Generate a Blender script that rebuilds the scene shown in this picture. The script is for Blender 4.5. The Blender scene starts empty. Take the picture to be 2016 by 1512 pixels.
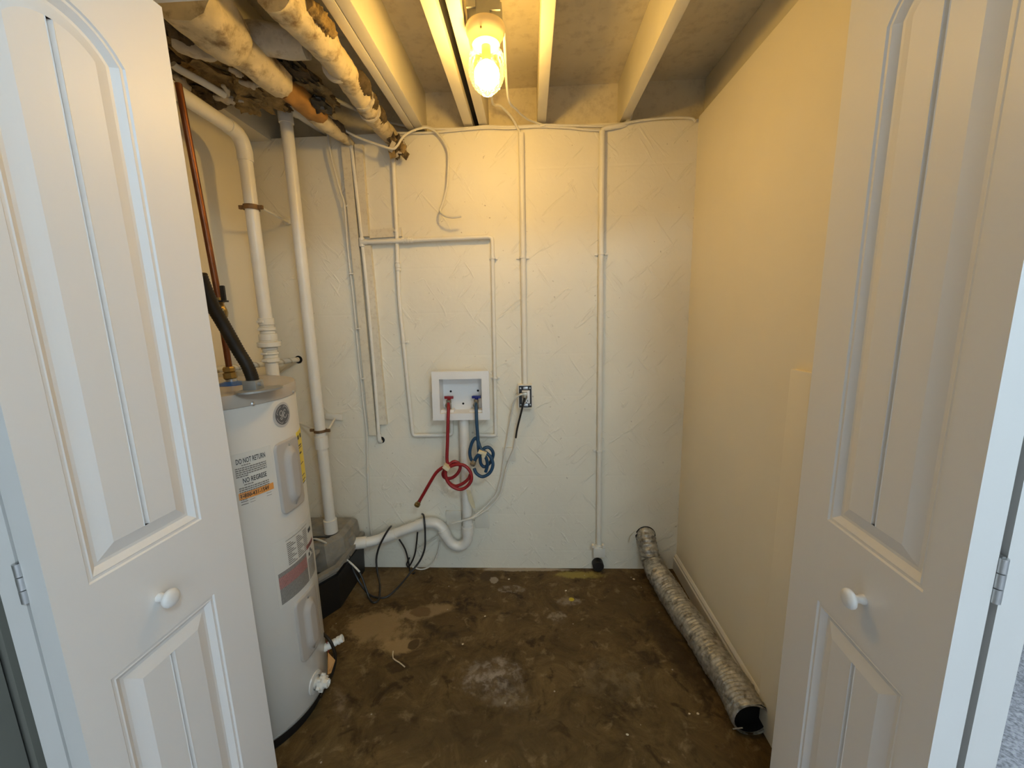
import bpy, bmesh, math, random
from mathutils import Vector, Matrix, noise
random.seed(7)
S = bpy.context.scene
C = S.collection
PI = math.pi

# ------------------------------------------------------------------ camera
F_PX, PITCH, YAW, ROLL = 783.35, 0.172099, 0.04818, -0.023986
CAM = Vector((0, 0, 1.302))
_f = Vector((-math.sin(YAW)*math.cos(PITCH), math.cos(YAW)*math.cos(PITCH), -math.sin(PITCH)))
_r = Vector((math.cos(YAW), math.sin(YAW), 0)); _u = _r.cross(_f)
RT = math.cos(ROLL)*_r + math.sin(ROLL)*_u
UP = -math.sin(ROLL)*_r + math.cos(ROLL)*_u
cd = bpy.data.cameras.new('camera'); cam = bpy.data.objects.new('camera', cd); C.objects.link(cam)
cd.sensor_fit = 'HORIZONTAL'; cd.sensor_width = 36.0; cd.lens = F_PX/2016*36.0
cd.clip_start = 0.02; cd.clip_end = 60
cam.matrix_world = Matrix((( RT.x, UP.x, -_f.x, CAM.x), (RT.y, UP.y, -_f.y, CAM.y), (RT.z, UP.z, -_f.z, CAM.z), (0, 0, 0, 1)))
S.camera = cam

# ------------------------------------------------------------------ sky, window fill, exposure
w = bpy.data.worlds.new('world'); S.world = w; w.use_nodes = True
w.node_tree.nodes['Background'].inputs[0].default_value = (0.62, 0.80, 1.0, 1)
w.node_tree.nodes['Background'].inputs[1].default_value = 0.2
WIN = (-0.45, 2.45, 0.30, 2.20, -2.6)                       # x0 x1 z0 z1 of the added unseen fill window, y of its wall
ld = bpy.data.lights.new('window_fill', 'AREA'); ld.shape = 'RECTANGLE'  # area light added as fill, set at the unseen window opening
ld.size = WIN[1]-WIN[0]-0.1; ld.size_y = WIN[3]-WIN[2]-0.1; ld.energy = 30; ld.color = (0.78, 0.90, 1.0)
lo = bpy.data.objects.new('window_fill', ld); C.objects.link(lo)
lo.location = ((WIN[0]+WIN[1])/2, WIN[4]-0.16, (WIN[2]+WIN[3])/2); lo.rotation_euler = (PI/2, 0, 0)
BULB_POWER = 172.0
ROOM_LAMP_POWER = 56.0
S.view_settings.view_transform = 'Standard'; S.view_settings.look = 'None'
S.view_settings.exposure = 0.10; S.view_settings.gamma = 1.0; S.view_settings.use_curve_mapping = False

# ------------------------------------------------------------------ helpers
def ray(px, py):
    return RT*((px-1008)/F_PX) - UP*((py-756)/F_PX) + _f
def P(px, py, Y=1.88):
    d = ray(px, py); return CAM + d*(Y/d.y)
def PZ(px, py, Z):
    d = ray(px, py); return CAM + d*((Z-CAM.z)/d.z)
def PX(px, py, X):
    d = ray(px, py); return CAM + d*(X/d.x)
def V(*a): return Vector(a)

def catmull(pts, n, closed=False):
    if n <= 1 or len(pts) < 3: return [Vector(p) for p in pts]
    out = []; m = len(pts)
    rng = m if closed else m-1
    for i in range(rng):
        if closed: p0, p1, p2, p3 = pts[i-1], pts[i], pts[(i+1) % m], pts[(i+2) % m]
        else: p0, p1, p2, p3 = pts[max(i-1, 0)], pts[i], pts[i+1], pts[min(i+2, m-1)]
        for k in range(n):
            t = k/n
            out.append(0.5*((2*p1)+(p2-p0)*t+(2*p0-5*p1+4*p2-p3)*t*t+(3*p1-p0-3*p2+p3)*t**3))
    if not closed: out.append(Vector(pts[-1]))
    return out

class MB:
    def __init__(s): s.v = []; s.f = []
    def add(s, vs, fs):
        b = len(s.v); s.v += [Vector(v) for v in vs]; s.f += [tuple(i+b for i in f) for f in fs]; return s
    def box(s, x0, x1, y0, y1, z0, z1):
        return s.add([(x0,y0,z0),(x1,y0,z0),(x1,y1,z0),(x0,y1,z0),(x0,y0,z1),(x1,y0,z1),(x1,y1,z1),(x0,y1,z1)],
                     [(0,3,2,1),(4,5,6,7),(0,1,5,4),(1,2,6,5),(2,3,7,6),(3,0,4,7)])
    def obox(s, c, ax, ay, az):
        """box with centre c and half-axis vectors"""
        c, ax, ay, az = Vector(c), Vector(ax), Vector(ay), Vector(az)
        v = [c+ax*i+ay*j+az*k for k in (-1,1) for i, j in ((-1,-1),(1,-1),(1,1),(-1,1))]
        return s.add(v, [(0,3,2,1),(4,5,6,7),(0,1,5,4),(1,2,6,5),(2,3,7,6),(3,0,4,7)])
    def cbox(s, c, ax, ay, az, b):
        """box with chamfered edges (b in metres)"""
        c = Vector(c); A = [Vector(ax), Vector(ay), Vector(az)]
        L = [a.length for a in A]; U = [a.normalized() for a in A]
        bm = bmesh.new()
        mat = Matrix((( *U[0],), (*U[1],), (*U[2],))).transposed().to_4x4()
        mat.translation = c
        bmesh.ops.create_cube(bm, size=2.0)
        for v in bm.verts: v.co = Vector((v.co.x*L[0], v.co.y*L[1], v.co.z*L[2]))
        bmesh.ops.bevel(bm, geom=list(bm.edges), offset=b, segments=2, affect='EDGES', profile=0.6)
        bm.transform(mat); bm.verts.index_update()
        s.add([v.co.copy() for v in bm.verts], [tuple(v.index for v in f.verts) for f in bm.faces]); bm.free(); return s
    def tube(s, pts, r, n=12, sm=4, cap=True, closed=False, rfun=None):
        pts = [Vector(p) for p in pts]
        m0 = len(pts)
        rr = r if isinstance(r, (list, tuple)) else [r]*m0
        path = catmull(pts, sm, closed)
        rad = [x.x for x in catmull([Vector((q, 0, 0)) for q in rr], sm, closed)] if m0 >= 3 else list(rr)
        if m0 == 2: path = pts
        m = len(path); vs = []; fs = []
        t0 = (path[1]-path[0]).normalized()
        ref = Vector((0,0,1)) if abs(t0.z) < 0.9 else Vector((1,0,0))
        nrm = (ref - t0*ref.dot(t0)).normalized()
        for i in range(m):
            a = path[i-1] if (i > 0 or closed) else path[0]
            b = path[(i+1) % m] if (i < m-1 or closed) else path[-1]
            t = (b-a)
            t = t.normalized() if t.length > 1e-9 else t0
            nrm = (nrm - t*nrm.dot(t)).normalized(); bn = t.cross(nrm)
            for k in range(n):
                an = 2*PI*k/n; q = rad[i]
                if rfun: q = rfun(i, k, q)
                vs.append(path[i] + (nrm*math.cos(an)+bn*math.sin(an))*q)
        for i in range(m if closed else m-1):
            j = (i+1) % m
            for k in range(n):
                fs.append((i*n+k, i*n+(k+1) % n, j*n+(k+1) % n, j*n+k))
        if cap and not closed:
            fs.append(tuple(range(n-1, -1, -1))); fs.append(tuple((m-1)*n+k for k in range(n)))
        return s.add(vs, fs)
    def lathe(s, o, axis, prof, n=24, cap=True, sweep=None):
        """prof: (radius, along axis)"""
        o = Vector(o); a = Vector(axis).normalized()
        ref = Vector((0,0,1)) if abs(a.z) < 0.9 else Vector((1,0,0))
        x = (ref-a*ref.dot(a)).normalized(); y = a.cross(x)
        vs = []; fs = []; m = len(prof)
        for r, h in prof:
            for k in range(n):
                an = 2*PI*k/n; vs.append(o+a*h+(x*math.cos(an)+y*math.sin(an))*r)
        for i in range(m-1):
            for k in range(n):
                fs.append((i*n+k, i*n+(k+1) % n, (i+1)*n+(k+1) % n, (i+1)*n+k))
        if cap:
            if prof[0][0] > 1e-6: fs.append(tuple(range(n-1, -1, -1)))
            if prof[-1][0] > 1e-6: fs.append(tuple((m-1)*n+k for k in range(n)))
        return s.add(vs, fs)
    def blob(s, c, sx, sy, sz, amp=0.25, freq=3.0, sub=3, seed=0.0):
        bm = bmesh.new(); bmesh.ops.create_icosphere(bm, subdivisions=sub, radius=1.0); bm.verts.index_update()
        vs = []
        for v in bm.verts:
            p = v.co.copy(); q = p*freq+Vector((seed, seed*1.7, seed*0.3))
            k = 1+amp*noise.fractal(q, 0.9, 2.1, 5)*1.6
            vs.append(Vector((c[0]+p.x*sx*k, c[1]+p.y*sy*k, c[2]+p.z*sz*k)))
        s.add(vs, [tuple(v.index for v in f.verts) for f in bm.faces]); bm.free(); return s

ORG = {}
def obj(name, mb, m, parent=None, smooth=True, angle=40, kind=None):
    me = bpy.data.meshes.new(name)
    if parent is not None: o0 = ORG[parent]
    else:
        xs = [v.x for v in mb.v]; ys = [v.y for v in mb.v]; zs = [v.z for v in mb.v]
        o0 = Vector(((min(xs)+max(xs))/2, (min(ys)+max(ys))/2, min(zs)))
    me.from_pydata([v-o0 for v in mb.v], [], mb.f); me.update()
    bm = bmesh.new(); bm.from_mesh(me); bmesh.ops.recalc_face_normals(bm, faces=bm.faces); bm.to_mesh(me); bm.free()
    if smooth:
        me.polygons.foreach_set('use_smooth', [True]*len(me.polygons)); me.set_sharp_from_angle(angle=math.radians(angle))
    me.materials.append(m)
    o = bpy.data.objects.new(name, me); C.objects.link(o); ORG[o] = o0
    if parent is not None: o.parent = parent
    else: o.location = o0
    if kind: o['kind'] = kind
    return o
def thing(name, label, cat, loc, group=None, kind=None):
    o = bpy.data.objects.new(name, None); C.objects.link(o); o.location = loc; o.empty_display_size = 0.05
    ORG[o] = Vector(loc); o['label'] = label
    if cat: o['category'] = cat
    if group: o['group'] = group
    if kind: o['kind'] = kind
    return o
def tag(o, label, cat=None, group=None, kind=None):
    o['label'] = label
    if cat: o['category'] = cat
    if group: o['group'] = group
    if kind: o['kind'] = kind
    return o

# ------------------------------------------------------------------ materials
def nt(m): return m.node_tree.nodes, m.node_tree.links
def mat(name, col, rough=0.5, metal=0.0, var=0.0, vscale=8.0, bump=0.0, bscale=60.0, dirt=None, dscale=5.0, damt=0.5, coat=0.0, spec=0.5):
    m = bpy.data.materials.new(name); m.use_nodes = True; N, L = nt(m); b = N['Principled BSDF']
    b.inputs['Base Color'].default_value = (*col, 1); b.inputs['Roughness'].default_value = rough; b.inputs['Metallic'].default_value = metal
    b.inputs['Specular IOR Level'].default_value = spec
    if coat: b.inputs['Coat Weight'].default_value = coat; b.inputs['Coat Roughness'].default_value = 0.15
    g = N.new('ShaderNodeNewGeometry'); out = None
    if var or dirt:
        n1 = N.new('ShaderNodeTexNoise'); n1.inputs['Scale'].default_value = vscale; n1.inputs['Detail'].default_value = 6
        L.new(g.outputs['Position'], n1.inputs['Vector'])
        mp = N.new('ShaderNodeMapRange'); mp.inputs[1].default_value = 0.25; mp.inputs[2].default_value = 0.75
        mp.inputs[3].default_value = 1-var; mp.inputs[4].default_value = 1+var; L.new(n1.outputs[0], mp.inputs[0])
        mx = N.new('ShaderNodeMix'); mx.data_type = 'RGBA'; mx.blend_type = 'MULTIPLY'; mx.inputs[0].default_value = 1
        mx.inputs[6].default_value = (*col, 1); L.new(mp.outputs[0], mx.inputs[7]); out = mx.outputs[2]
        if dirt:
            n2 = N.new('ShaderNodeTexNoise'); n2.inputs['Scale'].default_value = dscale; n2.inputs['Detail'].default_value = 8; n2.inputs['Roughness'].default_value = 0.65
            L.new(g.outputs['Position'], n2.inputs['Vector'])
            r2 = N.new('ShaderNodeMapRange'); r2.inputs[1].default_value = 0.5; r2.inputs[2].default_value = 0.68; r2.inputs[4].default_value = damt; L.new(n2.outputs[0], r2.inputs[0])
            m2 = N.new('ShaderNodeMix'); m2.data_type = 'RGBA'; L.new(r2.outputs[0], m2.inputs[0]); L.new(out, m2.inputs[6]); m2.inputs[7].default_value = (*dirt, 1); out = m2.outputs[2]
        L.new(out, b.inputs['Base Color'])
    if bump:
        n3 = N.new('ShaderNodeTexNoise'); n3.inputs['Scale'].default_value = bscale; n3.inputs['Detail'].default_value = 4
        L.new(g.outputs['Position'], n3.inputs['Vector'])
        bp = N.new('ShaderNodeBump'); bp.inputs['Strength'].default_value = bump; bp.inputs['Distance'].default_value = 0.004
        L.new(n3.outputs[0], bp.inputs['Height']); L.new(bp.outputs[0], b.inputs['Normal'])
    return m

CREAM = (0.74, 0.70, 0.60)
M = {}
M['door'] = mat('white_door_paint', (0.76, 0.745, 0.72), 0.47, bump=0.08, bscale=55, spec=0.95)
M['trim'] = mat('white_trim_paint', (0.76, 0.74, 0.69), 0.4)
M['paint'] = mat('cream_pipe_paint', (0.76, 0.73, 0.64), 0.42, var=0.05, vscale=14, bump=0.05, bscale=70)
M['pvc'] = mat('painted_pvc', (0.78, 0.75, 0.67), 0.34, var=0.05, vscale=12)
M['sidewall'] = mat('smooth_wall_paint', (0.85, 0.78, 0.625), 0.6, var=0.03, vscale=3, bump=0.03, bscale=160)
M['joist'] = mat('painted_joist', (0.72, 0.66, 0.51), 0.6, var=0.07, vscale=6, bump=0.12, bscale=45)
M['subfloor'] = mat('painted_subfloor', (0.66, 0.59, 0.42), 0.7, var=0.1, vscale=7, bump=0.15, bscale=35, dirt=(0.20, 0.13, 0.06), dscale=26, damt=0.25)
M['board'] = mat('painted_board', (0.70, 0.64, 0.50), 0.55, var=0.06, vscale=10, bump=0.08, dirt=(0.25, 0.16, 0.08), dscale=60, damt=0.25)
M['darkwall'] = mat('dark_grey_green_wall', (0.22, 0.22, 0.19), 0.6, var=0.04)  # even dark base colour for the wall beside the left doors
M['roomwall'] = mat('room_wall_paint', (0.66, 0.66, 0.64), 0.7)
M['jacket'] = mat('old_pipe_jacket', (0.62, 0.52, 0.33), 0.75, var=0.2, vscale=22, bump=0.7, bscale=26, dirt=(0.15, 0.085, 0.03), dscale=17, damt=0.9)
M['paper'] = mat('brown_kraft_paper', (0.34, 0.17, 0.04), 0.7, var=0.25, vscale=25, bump=0.2)
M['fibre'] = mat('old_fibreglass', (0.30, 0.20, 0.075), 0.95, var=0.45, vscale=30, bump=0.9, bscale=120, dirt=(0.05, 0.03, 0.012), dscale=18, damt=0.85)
M['fibredark'] = mat('dark_fibre', (0.10, 0.07, 0.035), 0.95, var=0.4, vscale=40, bump=0.9, bscale=140)  # darker copy of the fibreglass colour
M['scrim'] = mat('torn_white_scrim', (0.58, 0.52, 0.40), 0.8, var=0.2, vscale=30, bump=0.4, bscale=50, dirt=(0.2, 0.13, 0.06), dscale=30, damt=0.6)
M['copper'] = mat('copper_pipe', (0.17, 0.062, 0.026), 0.42, 0.8, var=0.25, vscale=25)
M['brass'] = mat('aged_brass', (0.34, 0.24, 0.09), 0.38, 0.9, var=0.2, vscale=40)
M['nickel'] = mat('dull_nickel', (0.42, 0.38, 0.30), 0.35, 0.9)
M['steel'] = mat('galvanised_steel', (0.55, 0.56, 0.56), 0.35, 0.9, var=0.1, vscale=40)
M['greysteel'] = mat('grey_steel_box', (0.33, 0.33, 0.31), 0.5, 0.5, var=0.1, vscale=30)
M['rust'] = mat('rusty_strap', (0.22, 0.13, 0.06), 0.6, 0.5, var=0.3, vscale=50)
M['flex'] = mat('brown_flex_sheath', (0.018, 0.012, 0.006), 0.5, var=0.2, vscale=60, spec=0.25)
M['black'] = mat('black_plastic', (0.010, 0.010, 0.010), 0.45)
M['blackmat'] = mat('black_hole_shade', (0.004, 0.004, 0.004), 0.9)  # flat black standing in for the shade inside holes and gaps
M['blackcord'] = mat('black_cord_rubber', (0.018, 0.017, 0.015), 0.4)
M['whitecord'] = mat('white_cord_vinyl', (0.68, 0.65, 0.56), 0.4)
M['plastic'] = mat('white_box_plastic', (0.80, 0.79, 0.76), 0.38)
M['red'] = mat('red_hose_rubber', (0.27, 0.009, 0.012), 0.45, var=0.08, vscale=20)
M['blue'] = mat('blue_hose_rubber', (0.012, 0.055, 0.115), 0.42, var=0.1, vscale=20)
M['redplast'] = mat('dark_red_handle', (0.22, 0.004, 0.008), 0.4)
M['blueplast'] = mat('deep_blue_handle', (0.006, 0.012, 0.16), 0.4)
M['tape'] = mat('yellowed_tape', (0.68, 0.58, 0.36), 0.5, var=0.1, vscale=40)
M['tank'] = mat('white_tank_enamel', (0.60, 0.58, 0.53), 0.28, var=0.02, vscale=5)
M['taupe'] = mat('taupe_enamel', (0.40, 0.35, 0.29), 0.26, var=0.04, vscale=8)
M['panel'] = mat('taupe_access_panel', (0.43, 0.39, 0.34), 0.42, var=0.03, vscale=10)
M['bluering'] = mat('blue_plastic_ring', (0.02, 0.10, 0.34), 0.4)
M['label'] = mat('white_label', (0.62, 0.60, 0.54), 0.45)
M['ink'] = mat('black_ink', (0.015, 0.014, 0.013), 0.5)
M['inkgrey'] = mat('grey_small_print', (0.17, 0.155, 0.135), 0.5, var=0.35, vscale=220)
M['inkred'] = mat('red_small_print', (0.32, 0.10, 0.085), 0.5, var=0.3, vscale=220)
M['orange'] = mat('orange_label_band', (0.72, 0.30, 0.07), 0.45)
M['yellow'] = mat('yellow_label', (0.78, 0.60, 0.02), 0.45)
M['badge'] = mat('dark_grey_badge', (0.09, 0.09, 0.095), 0.35)
M['badgering'] = mat('silver_badge_print', (0.46, 0.45, 0.43), 0.35)
M['valve'] = mat('white_valve_plastic', (0.74, 0.71, 0.63), 0.45)
M['tag'] = mat('orange_paper_tag', (0.55, 0.27, 0.08), 0.6)
M['lid'] = mat('dusty_grey_lid', (0.25, 0.235, 0.20), 0.7, var=0.2, vscale=30, bump=0.3, bscale=50, dirt=(0.36, 0.29, 0.19), dscale=16, damt=0.7)
M['porcelain'] = mat('cream_porcelain', (0.72, 0.60, 0.38), 0.3)
M['patch'] = mat('painted_patch', (0.70, 0.66, 0.55), 0.4, bump=0.1)
M['ductfoil'] = mat('dusty_duct_foil', (0.46, 0.44, 0.39), 0.42, 0.6, var=0.4, vscale=60, bump=1.0, bscale=75, dirt=(0.09, 0.07, 0.04), dscale=34, damt=0.85)
M['twig'] = mat('pale_splinter', (0.62, 0.52, 0.34), 0.6)
M['carpet'] = mat('blue_grey_carpet', (0.80, 0.78, 0.84), 0.95, var=0.6, vscale=120, bump=1.0, bscale=120)

def wall_back_material():
    m = bpy.data.materials.new('trowelled_cream_plaster'); m.use_nodes = True; N, L = nt(m); b = N['Principled BSDF']
    b.inputs['Roughness'].default_value = 0.55
    g = N.new('ShaderNodeNewGeometry')
    n1 = N.new('ShaderNodeTexNoise'); n1.inputs['Scale'].default_value = 3.0; n1.inputs['Detail'].default_value = 5; L.new(g.outputs[0], n1.inputs['Vector'])
    cr = N.new('ShaderNodeValToRGB'); cr.color_ramp.elements[0].position = 0.3; cr.color_ramp.elements[1].position = 0.75
    cr.color_ramp.elements[0].color = (0.76, 0.715, 0.585, 1); cr.color_ramp.elements[1].color = (0.82, 0.775, 0.64, 1); L.new(n1.outputs[0], cr.inputs[0])
    # dirt specks along the foot of the wall and scattered nail marks
    n4 = N.new('ShaderNodeTexNoise'); n4.inputs['Scale'].default_value = 55; n4.inputs['Detail'].default_value = 2; L.new(g.outputs[0], n4.inputs['Vector'])
    r4 = N.new('ShaderNodeMapRange'); r4.inputs[1].default_value = 0.74; r4.inputs[2].default_value = 0.80; r4.inputs[4].default_value = 0.55; L.new(n4.outputs[0], r4.inputs[0])
    mx = N.new('ShaderNodeMix'); mx.data_type = 'RGBA'; L.new(r4.outputs[0], mx.inputs[0]); L.new(cr.outputs[0], mx.inputs[6]); mx.inputs[7].default_value = (0.22, 0.15, 0.08, 1)
    L.new(mx.outputs[2], b.inputs['Base Color'])
    # trowel strokes: ridged anisotropic noise + pitted noise
    ra = N.new('ShaderNodeVectorRotate'); ra.rotation_type = 'Y_AXIS'; ra.inputs['Angle'].default_value = 0.75; L.new(g.outputs[0], ra.inputs[0])
    mp = N.new('ShaderNodeMapping'); mp.inputs['Scale'].default_value = (5, 5, 24); L.new(ra.outputs[0], mp.inputs[0])
    n2 = N.new('ShaderNodeTexNoise'); n2.inputs['Scale'].default_value = 1.0; n2.inputs['Detail'].default_value = 4; n2.inputs['Distortion'].default_value = 1.2; L.new(mp.outputs[0], n2.inputs['Vector'])
    r2 = N.new('ShaderNodeMapRange'); r2.inputs[1].default_value = 0.61; r2.inputs[2].default_value = 0.68; L.new(n2.outputs[0], r2.inputs[0])
    rb = N.new('ShaderNodeVectorRotate'); rb.rotation_type = 'Y_AXIS'; rb.inputs['Angle'].default_value = -0.95; L.new(g.outputs[0], rb.inputs[0])
    mp2 = N.new('ShaderNodeMapping'); mp2.inputs['Scale'].default_value = (6, 6, 30); mp2.inputs['Location'].default_value = (3, 1, 7); L.new(rb.outputs[0], mp2.inputs[0])
    n5 = N.new('ShaderNodeTexNoise'); n5.inputs['Scale'].default_value = 1.0; n5.inputs['Detail'].default_value = 4; n5.inputs['Distortion'].default_value = 1.0; L.new(mp2.outputs[0], n5.inputs['Vector'])
    r5 = N.new('ShaderNodeMapRange'); r5.inputs[1].default_value = 0.62; r5.inputs[2].default_value = 0.74; L.new(n5.outputs[0], r5.inputs[0])
    n3 = N.new('ShaderNodeTexNoise'); n3.inputs['Scale'].default_value = 28; n3.inputs['Detail'].default_value = 5; L.new(g.outputs[0], n3.inputs['Vector'])
    # faint block courses
    sx = N.new('ShaderNodeSeparateXYZ'); L.new(g.outputs[0], sx.inputs[0])
    wv = N.new('ShaderNodeMath'); wv.operation = 'MULTIPLY'; wv.inputs[1].default_value = 1/0.203; L.new(sx.outputs[2], wv.inputs[0])
    fr = N.new('ShaderNodeMath'); fr.operation = 'FRACT'; L.new(wv.outputs[0], fr.inputs[0])
    ab = N.new('ShaderNodeMath'); ab.operation = 'SUBTRACT'; ab.inputs[1].default_value = 0.5; L.new(fr.outputs[0], ab.inputs[0])
    a2 = N.new('ShaderNodeMath'); a2.operation = 'ABSOLUTE'; L.new(ab.outputs[0], a2.inputs[0])
    r6 = N.new('ShaderNodeMapRange'); r6.inputs[1].default_value = 0.0; r6.inputs[2].default_value = 0.035; r6.inputs[3].default_value = -0.18; r6.inputs[4].default_value = 0.0; L.new(a2.outputs[0], r6.inputs[0])
    s1 = N.new('ShaderNodeMath'); s1.operation = 'ADD'; L.new(r2.outputs[0], s1.inputs[0]); L.new(r5.outputs[0], s1.inputs[1])
    s2 = N.new('ShaderNodeMath'); s2.operation = 'MULTIPLY_ADD'; L.new(n3.outputs[0], s2.inputs[0]); s2.inputs[1].default_value = 0.7; L.new(s1.outputs[0], s2.inputs[2])
    s3 = N.new('ShaderNodeMath'); s3.operation = 'ADD'; L.new(s2.outputs[0], s3.inputs[0]); L.new(r6.outputs[0], s3.inputs[1])
    bp = N.new('ShaderNodeBump'); bp.inputs['Strength'].default_value = 0.5; bp.inputs['Distance'].default_value = 0.004
    L.new(s3.outputs[0], bp.inputs['Height']); L.new(bp.outputs[0], b.inputs['Normal'])
    return m
M['plaster'] = wall_back_material()

def floor_material():
    m = bpy.data.materials.new('stained_concrete'); m.use_nodes = True; N, L = nt(m); b = N['Principled BSDF']
    b.inputs['Roughness'].default_value = 0.6; b.inputs['Specular IOR Level'].default_value = 0.2
    g = N.new('ShaderNodeNewGeometry')
    def nz(scale, det=8, dist=0.0, rough=0.62):
        n = N.new('ShaderNodeTexNoise'); n.inputs['Scale'].default_value = scale; n.inputs['Detail'].default_value = det
        n.inputs['Distortion'].default_value = dist; n.inputs['Roughness'].default_value = rough; L.new(g.outputs[0], n.inputs['Vector']); return n
    def mapr(src, a, b_, c, d):
        r = N.new('ShaderNodeMapRange'); r.interpolation_type = 'SMOOTHSTEP'
        for i, x in enumerate((a, b_, c, d)): r.inputs[i+1].default_value = x
        L.new(src, r.inputs[0]); return r.outputs[0]
    def mix(fac, a, col):
        x = N.new('ShaderNodeMix'); x.data_type = 'RGBA'; L.new(fac, x.inputs[0]); L.new(a, x.inputs[6]); x.inputs[7].default_value = (*col, 1); return x.outputs[2]
    def mul(a, b_):
        x = N.new('ShaderNodeMath'); x.operation = 'MULTIPLY'; L.new(a, x.inputs[0]); L.new(b_, x.inputs[1]); return x.outputs[0]
    base = N.new('ShaderNodeValToRGB'); e = base.color_ramp.elements
    e[0].position = 0.30; e[0].color = (0.040, 0.024, 0.0075, 1); e[1].position = 0.70; e[1].color = (0.180, 0.116, 0.043, 1)
    k = base.color_ramp.elements.new(0.5); k.color = (0.098, 0.060, 0.020, 1)
    L.new(nz(6.5, 12, 0.8, 0.78).outputs[0], base.inputs[0]); col = base.outputs[0]
    col = mix(mapr(nz(16, 8, 0.4).outputs[0], 0.55, 0.68, 0.0, 0.6), col, (0.25, 0.175, 0.085))
    col = mix(mapr(nz(11, 8, 0.8).outputs[0], 0.54, 0.66, 0.0, 0.75), col, (0.030, 0.016, 0.005))
    dn = nz(9, 9, 0.8, 0.7); dn2 = nz(30, 8, 0.5, 0.75)
    def stain(px, py, rx, ry, colr, amt, soft=0.35, wob=1.7, fine=None, rot=0.0):
        nonlocal col
        c = PZ(px, py, 0)
        s = N.new('ShaderNodeVectorMath'); s.operation = 'SUBTRACT'; L.new(g.outputs[0], s.inputs[0]); s.inputs[1].default_value = c
        ro = N.new('ShaderNodeVectorRotate'); ro.rotation_type = 'Z_AXIS'; ro.inputs['Angle'].default_value = rot; L.new(s.outputs[0], ro.inputs[0])
        q = N.new('ShaderNodeVectorMath'); q.operation = 'DIVIDE'; L.new(ro.outputs[0], q.inputs[0]); q.inputs[1].default_value = (rx, ry, 1)
        ln = N.new('ShaderNodeVectorMath'); ln.operation = 'LENGTH'; L.new(q.outputs[0], ln.inputs[0])
        ad = N.new('ShaderNodeMath'); ad.operation = 'MULTIPLY_ADD'; L.new(dn.outputs[0], ad.inputs[0]); ad.inputs[1].default_value = wob; L.new(ln.outputs['Value'], ad.inputs[2])
        ad2 = N.new('ShaderNodeMath'); ad2.operation = 'MULTIPLY_ADD'; L.new(dn2.outputs[0], ad2.inputs[0]); ad2.inputs[1].default_value = wob*0.5; L.new(ad.outputs[0], ad2.inputs[2])
        t = 1.0+wob*0.72
        f = mapr(ad2.outputs[0], t-soft, t, amt, 0.0)
        if fine: f = mul(f, mapr(nz(fine, 6, 0.3).outputs[0], 0.42, 0.62, 0.15, 1.0))
        col = mix(f, col, colr)
    # pale worn concrete towards the heater and the wall foot
    stain(740, 1150, 0.30, 0.20, (0.24, 0.165, 0.078), 0.7, 1.2)
    stain(745, 1235, 0.18, 0.13, (0.31, 0.205, 0.088), 0.8, 0.45)
    stain(790, 1272, 0.11, 0.05, (0.34, 0.225, 0.095), 0.8, 0.5)
    stain(840, 1205, 0.16, 0.05, (0.29, 0.195, 0.09), 0.75, 0.45, rot=-0.35)
    stain(733, 1268, 0.05, 0.04, (0.17, 0.105, 0.042), 0.7, 0.7)
    stain(815, 1270, 0.025, 0.03, (0.06, 0.035, 0.012), 0.9, 0.3)
    stain(915, 1190, 0.065, 0.075, (0.035, 0.021, 0.008), 0.9, 0.35, fine=40)
    stain(865, 1240, 0.17, 0.04, (0.035, 0.022, 0.009), 0.8, 0.7, rot=0.55, fine=20)
    stain(830, 1205, 0.05, 0.035, (0.13, 0.075, 0.028), 0.8, 0.3)
    stain(780, 1312, 0.055, 0.03, (0.045, 0.026, 0.009), 0.8, 0.2)
    stain(965, 1330, 0.15, 0.10, (0.36, 0.30, 0.235), 0.75, 0.7, fine=26)
    stain(1000, 1375, 0.12, 0.06, (0.25, 0.20, 0.14), 0.6, 0.6, fine=30)
    stain(1010, 1160, 0.10, 0.03, (0.30, 0.24, 0.17), 0.7, 0.4, fine=34)
    stain(1095, 1215, 0.05, 0.05, (0.30, 0.235, 0.155), 0.7, 0.35, fine=34)
    stain(1120, 1185, 0.07, 0.03, (0.27, 0.215, 0.15), 0.7, 0.35, fine=30)
    stain(1200, 1330, 0.18, 0.12, (0.20, 0.145, 0.075), 0.5, 0.7, fine=22)
    stain(1330, 1280, 0.07, 0.22, (0.040, 0.024, 0.009), 0.75, 0.5, rot=-0.35)
    stain(1250, 1190, 0.2, 0.10, (0.085, 0.055, 0.02), 0.6, 0.6)
    stain(960, 1440, 0.5, 0.12, (0.075, 0.047, 0.018), 0.6, 0.8)
    stain(1140, 1132, 0.16, 0.035, (0.30, 0.235, 0.055), 0.85, 0.5)
    stain(1125, 1180, 0.012, 0.012, (0.55, 0.42, 0.03), 0.9, 0.3)
    stain(1030, 1121, 0.34, 0.018, (0.40, 0.33, 0.24), 0.85, 0.5)
    stain(960, 1135, 0.05, 0.05, (0.07, 0.045, 0.02), 0.9, 0.4)
    stain(972, 1143, 0.025, 0.035, (0.34, 0.28, 0.20), 0.8, 0.3)
    stain(670, 1385, 0.13, 0.035, (0.28, 0.20, 0.12), 0.6, 1.0, rot=0.9, fine=20)
    # small pale chips
    vo = N.new('ShaderNodeTexVoronoi'); vo.inputs['Scale'].default_value = 13; L.new(g.outputs[0], vo.inputs['Vector'])
    col = mix(mapr(vo.outputs['Distance'], 0.035, 0.05, 0.75, 0.0), col, (0.42, 0.36, 0.27))
    L.new(col, b.inputs['Base Color'])
    bp = N.new('ShaderNodeBump'); bp.inputs['Strength'].default_value = 0.55; bp.inputs['Distance'].default_value = 0.008
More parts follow.
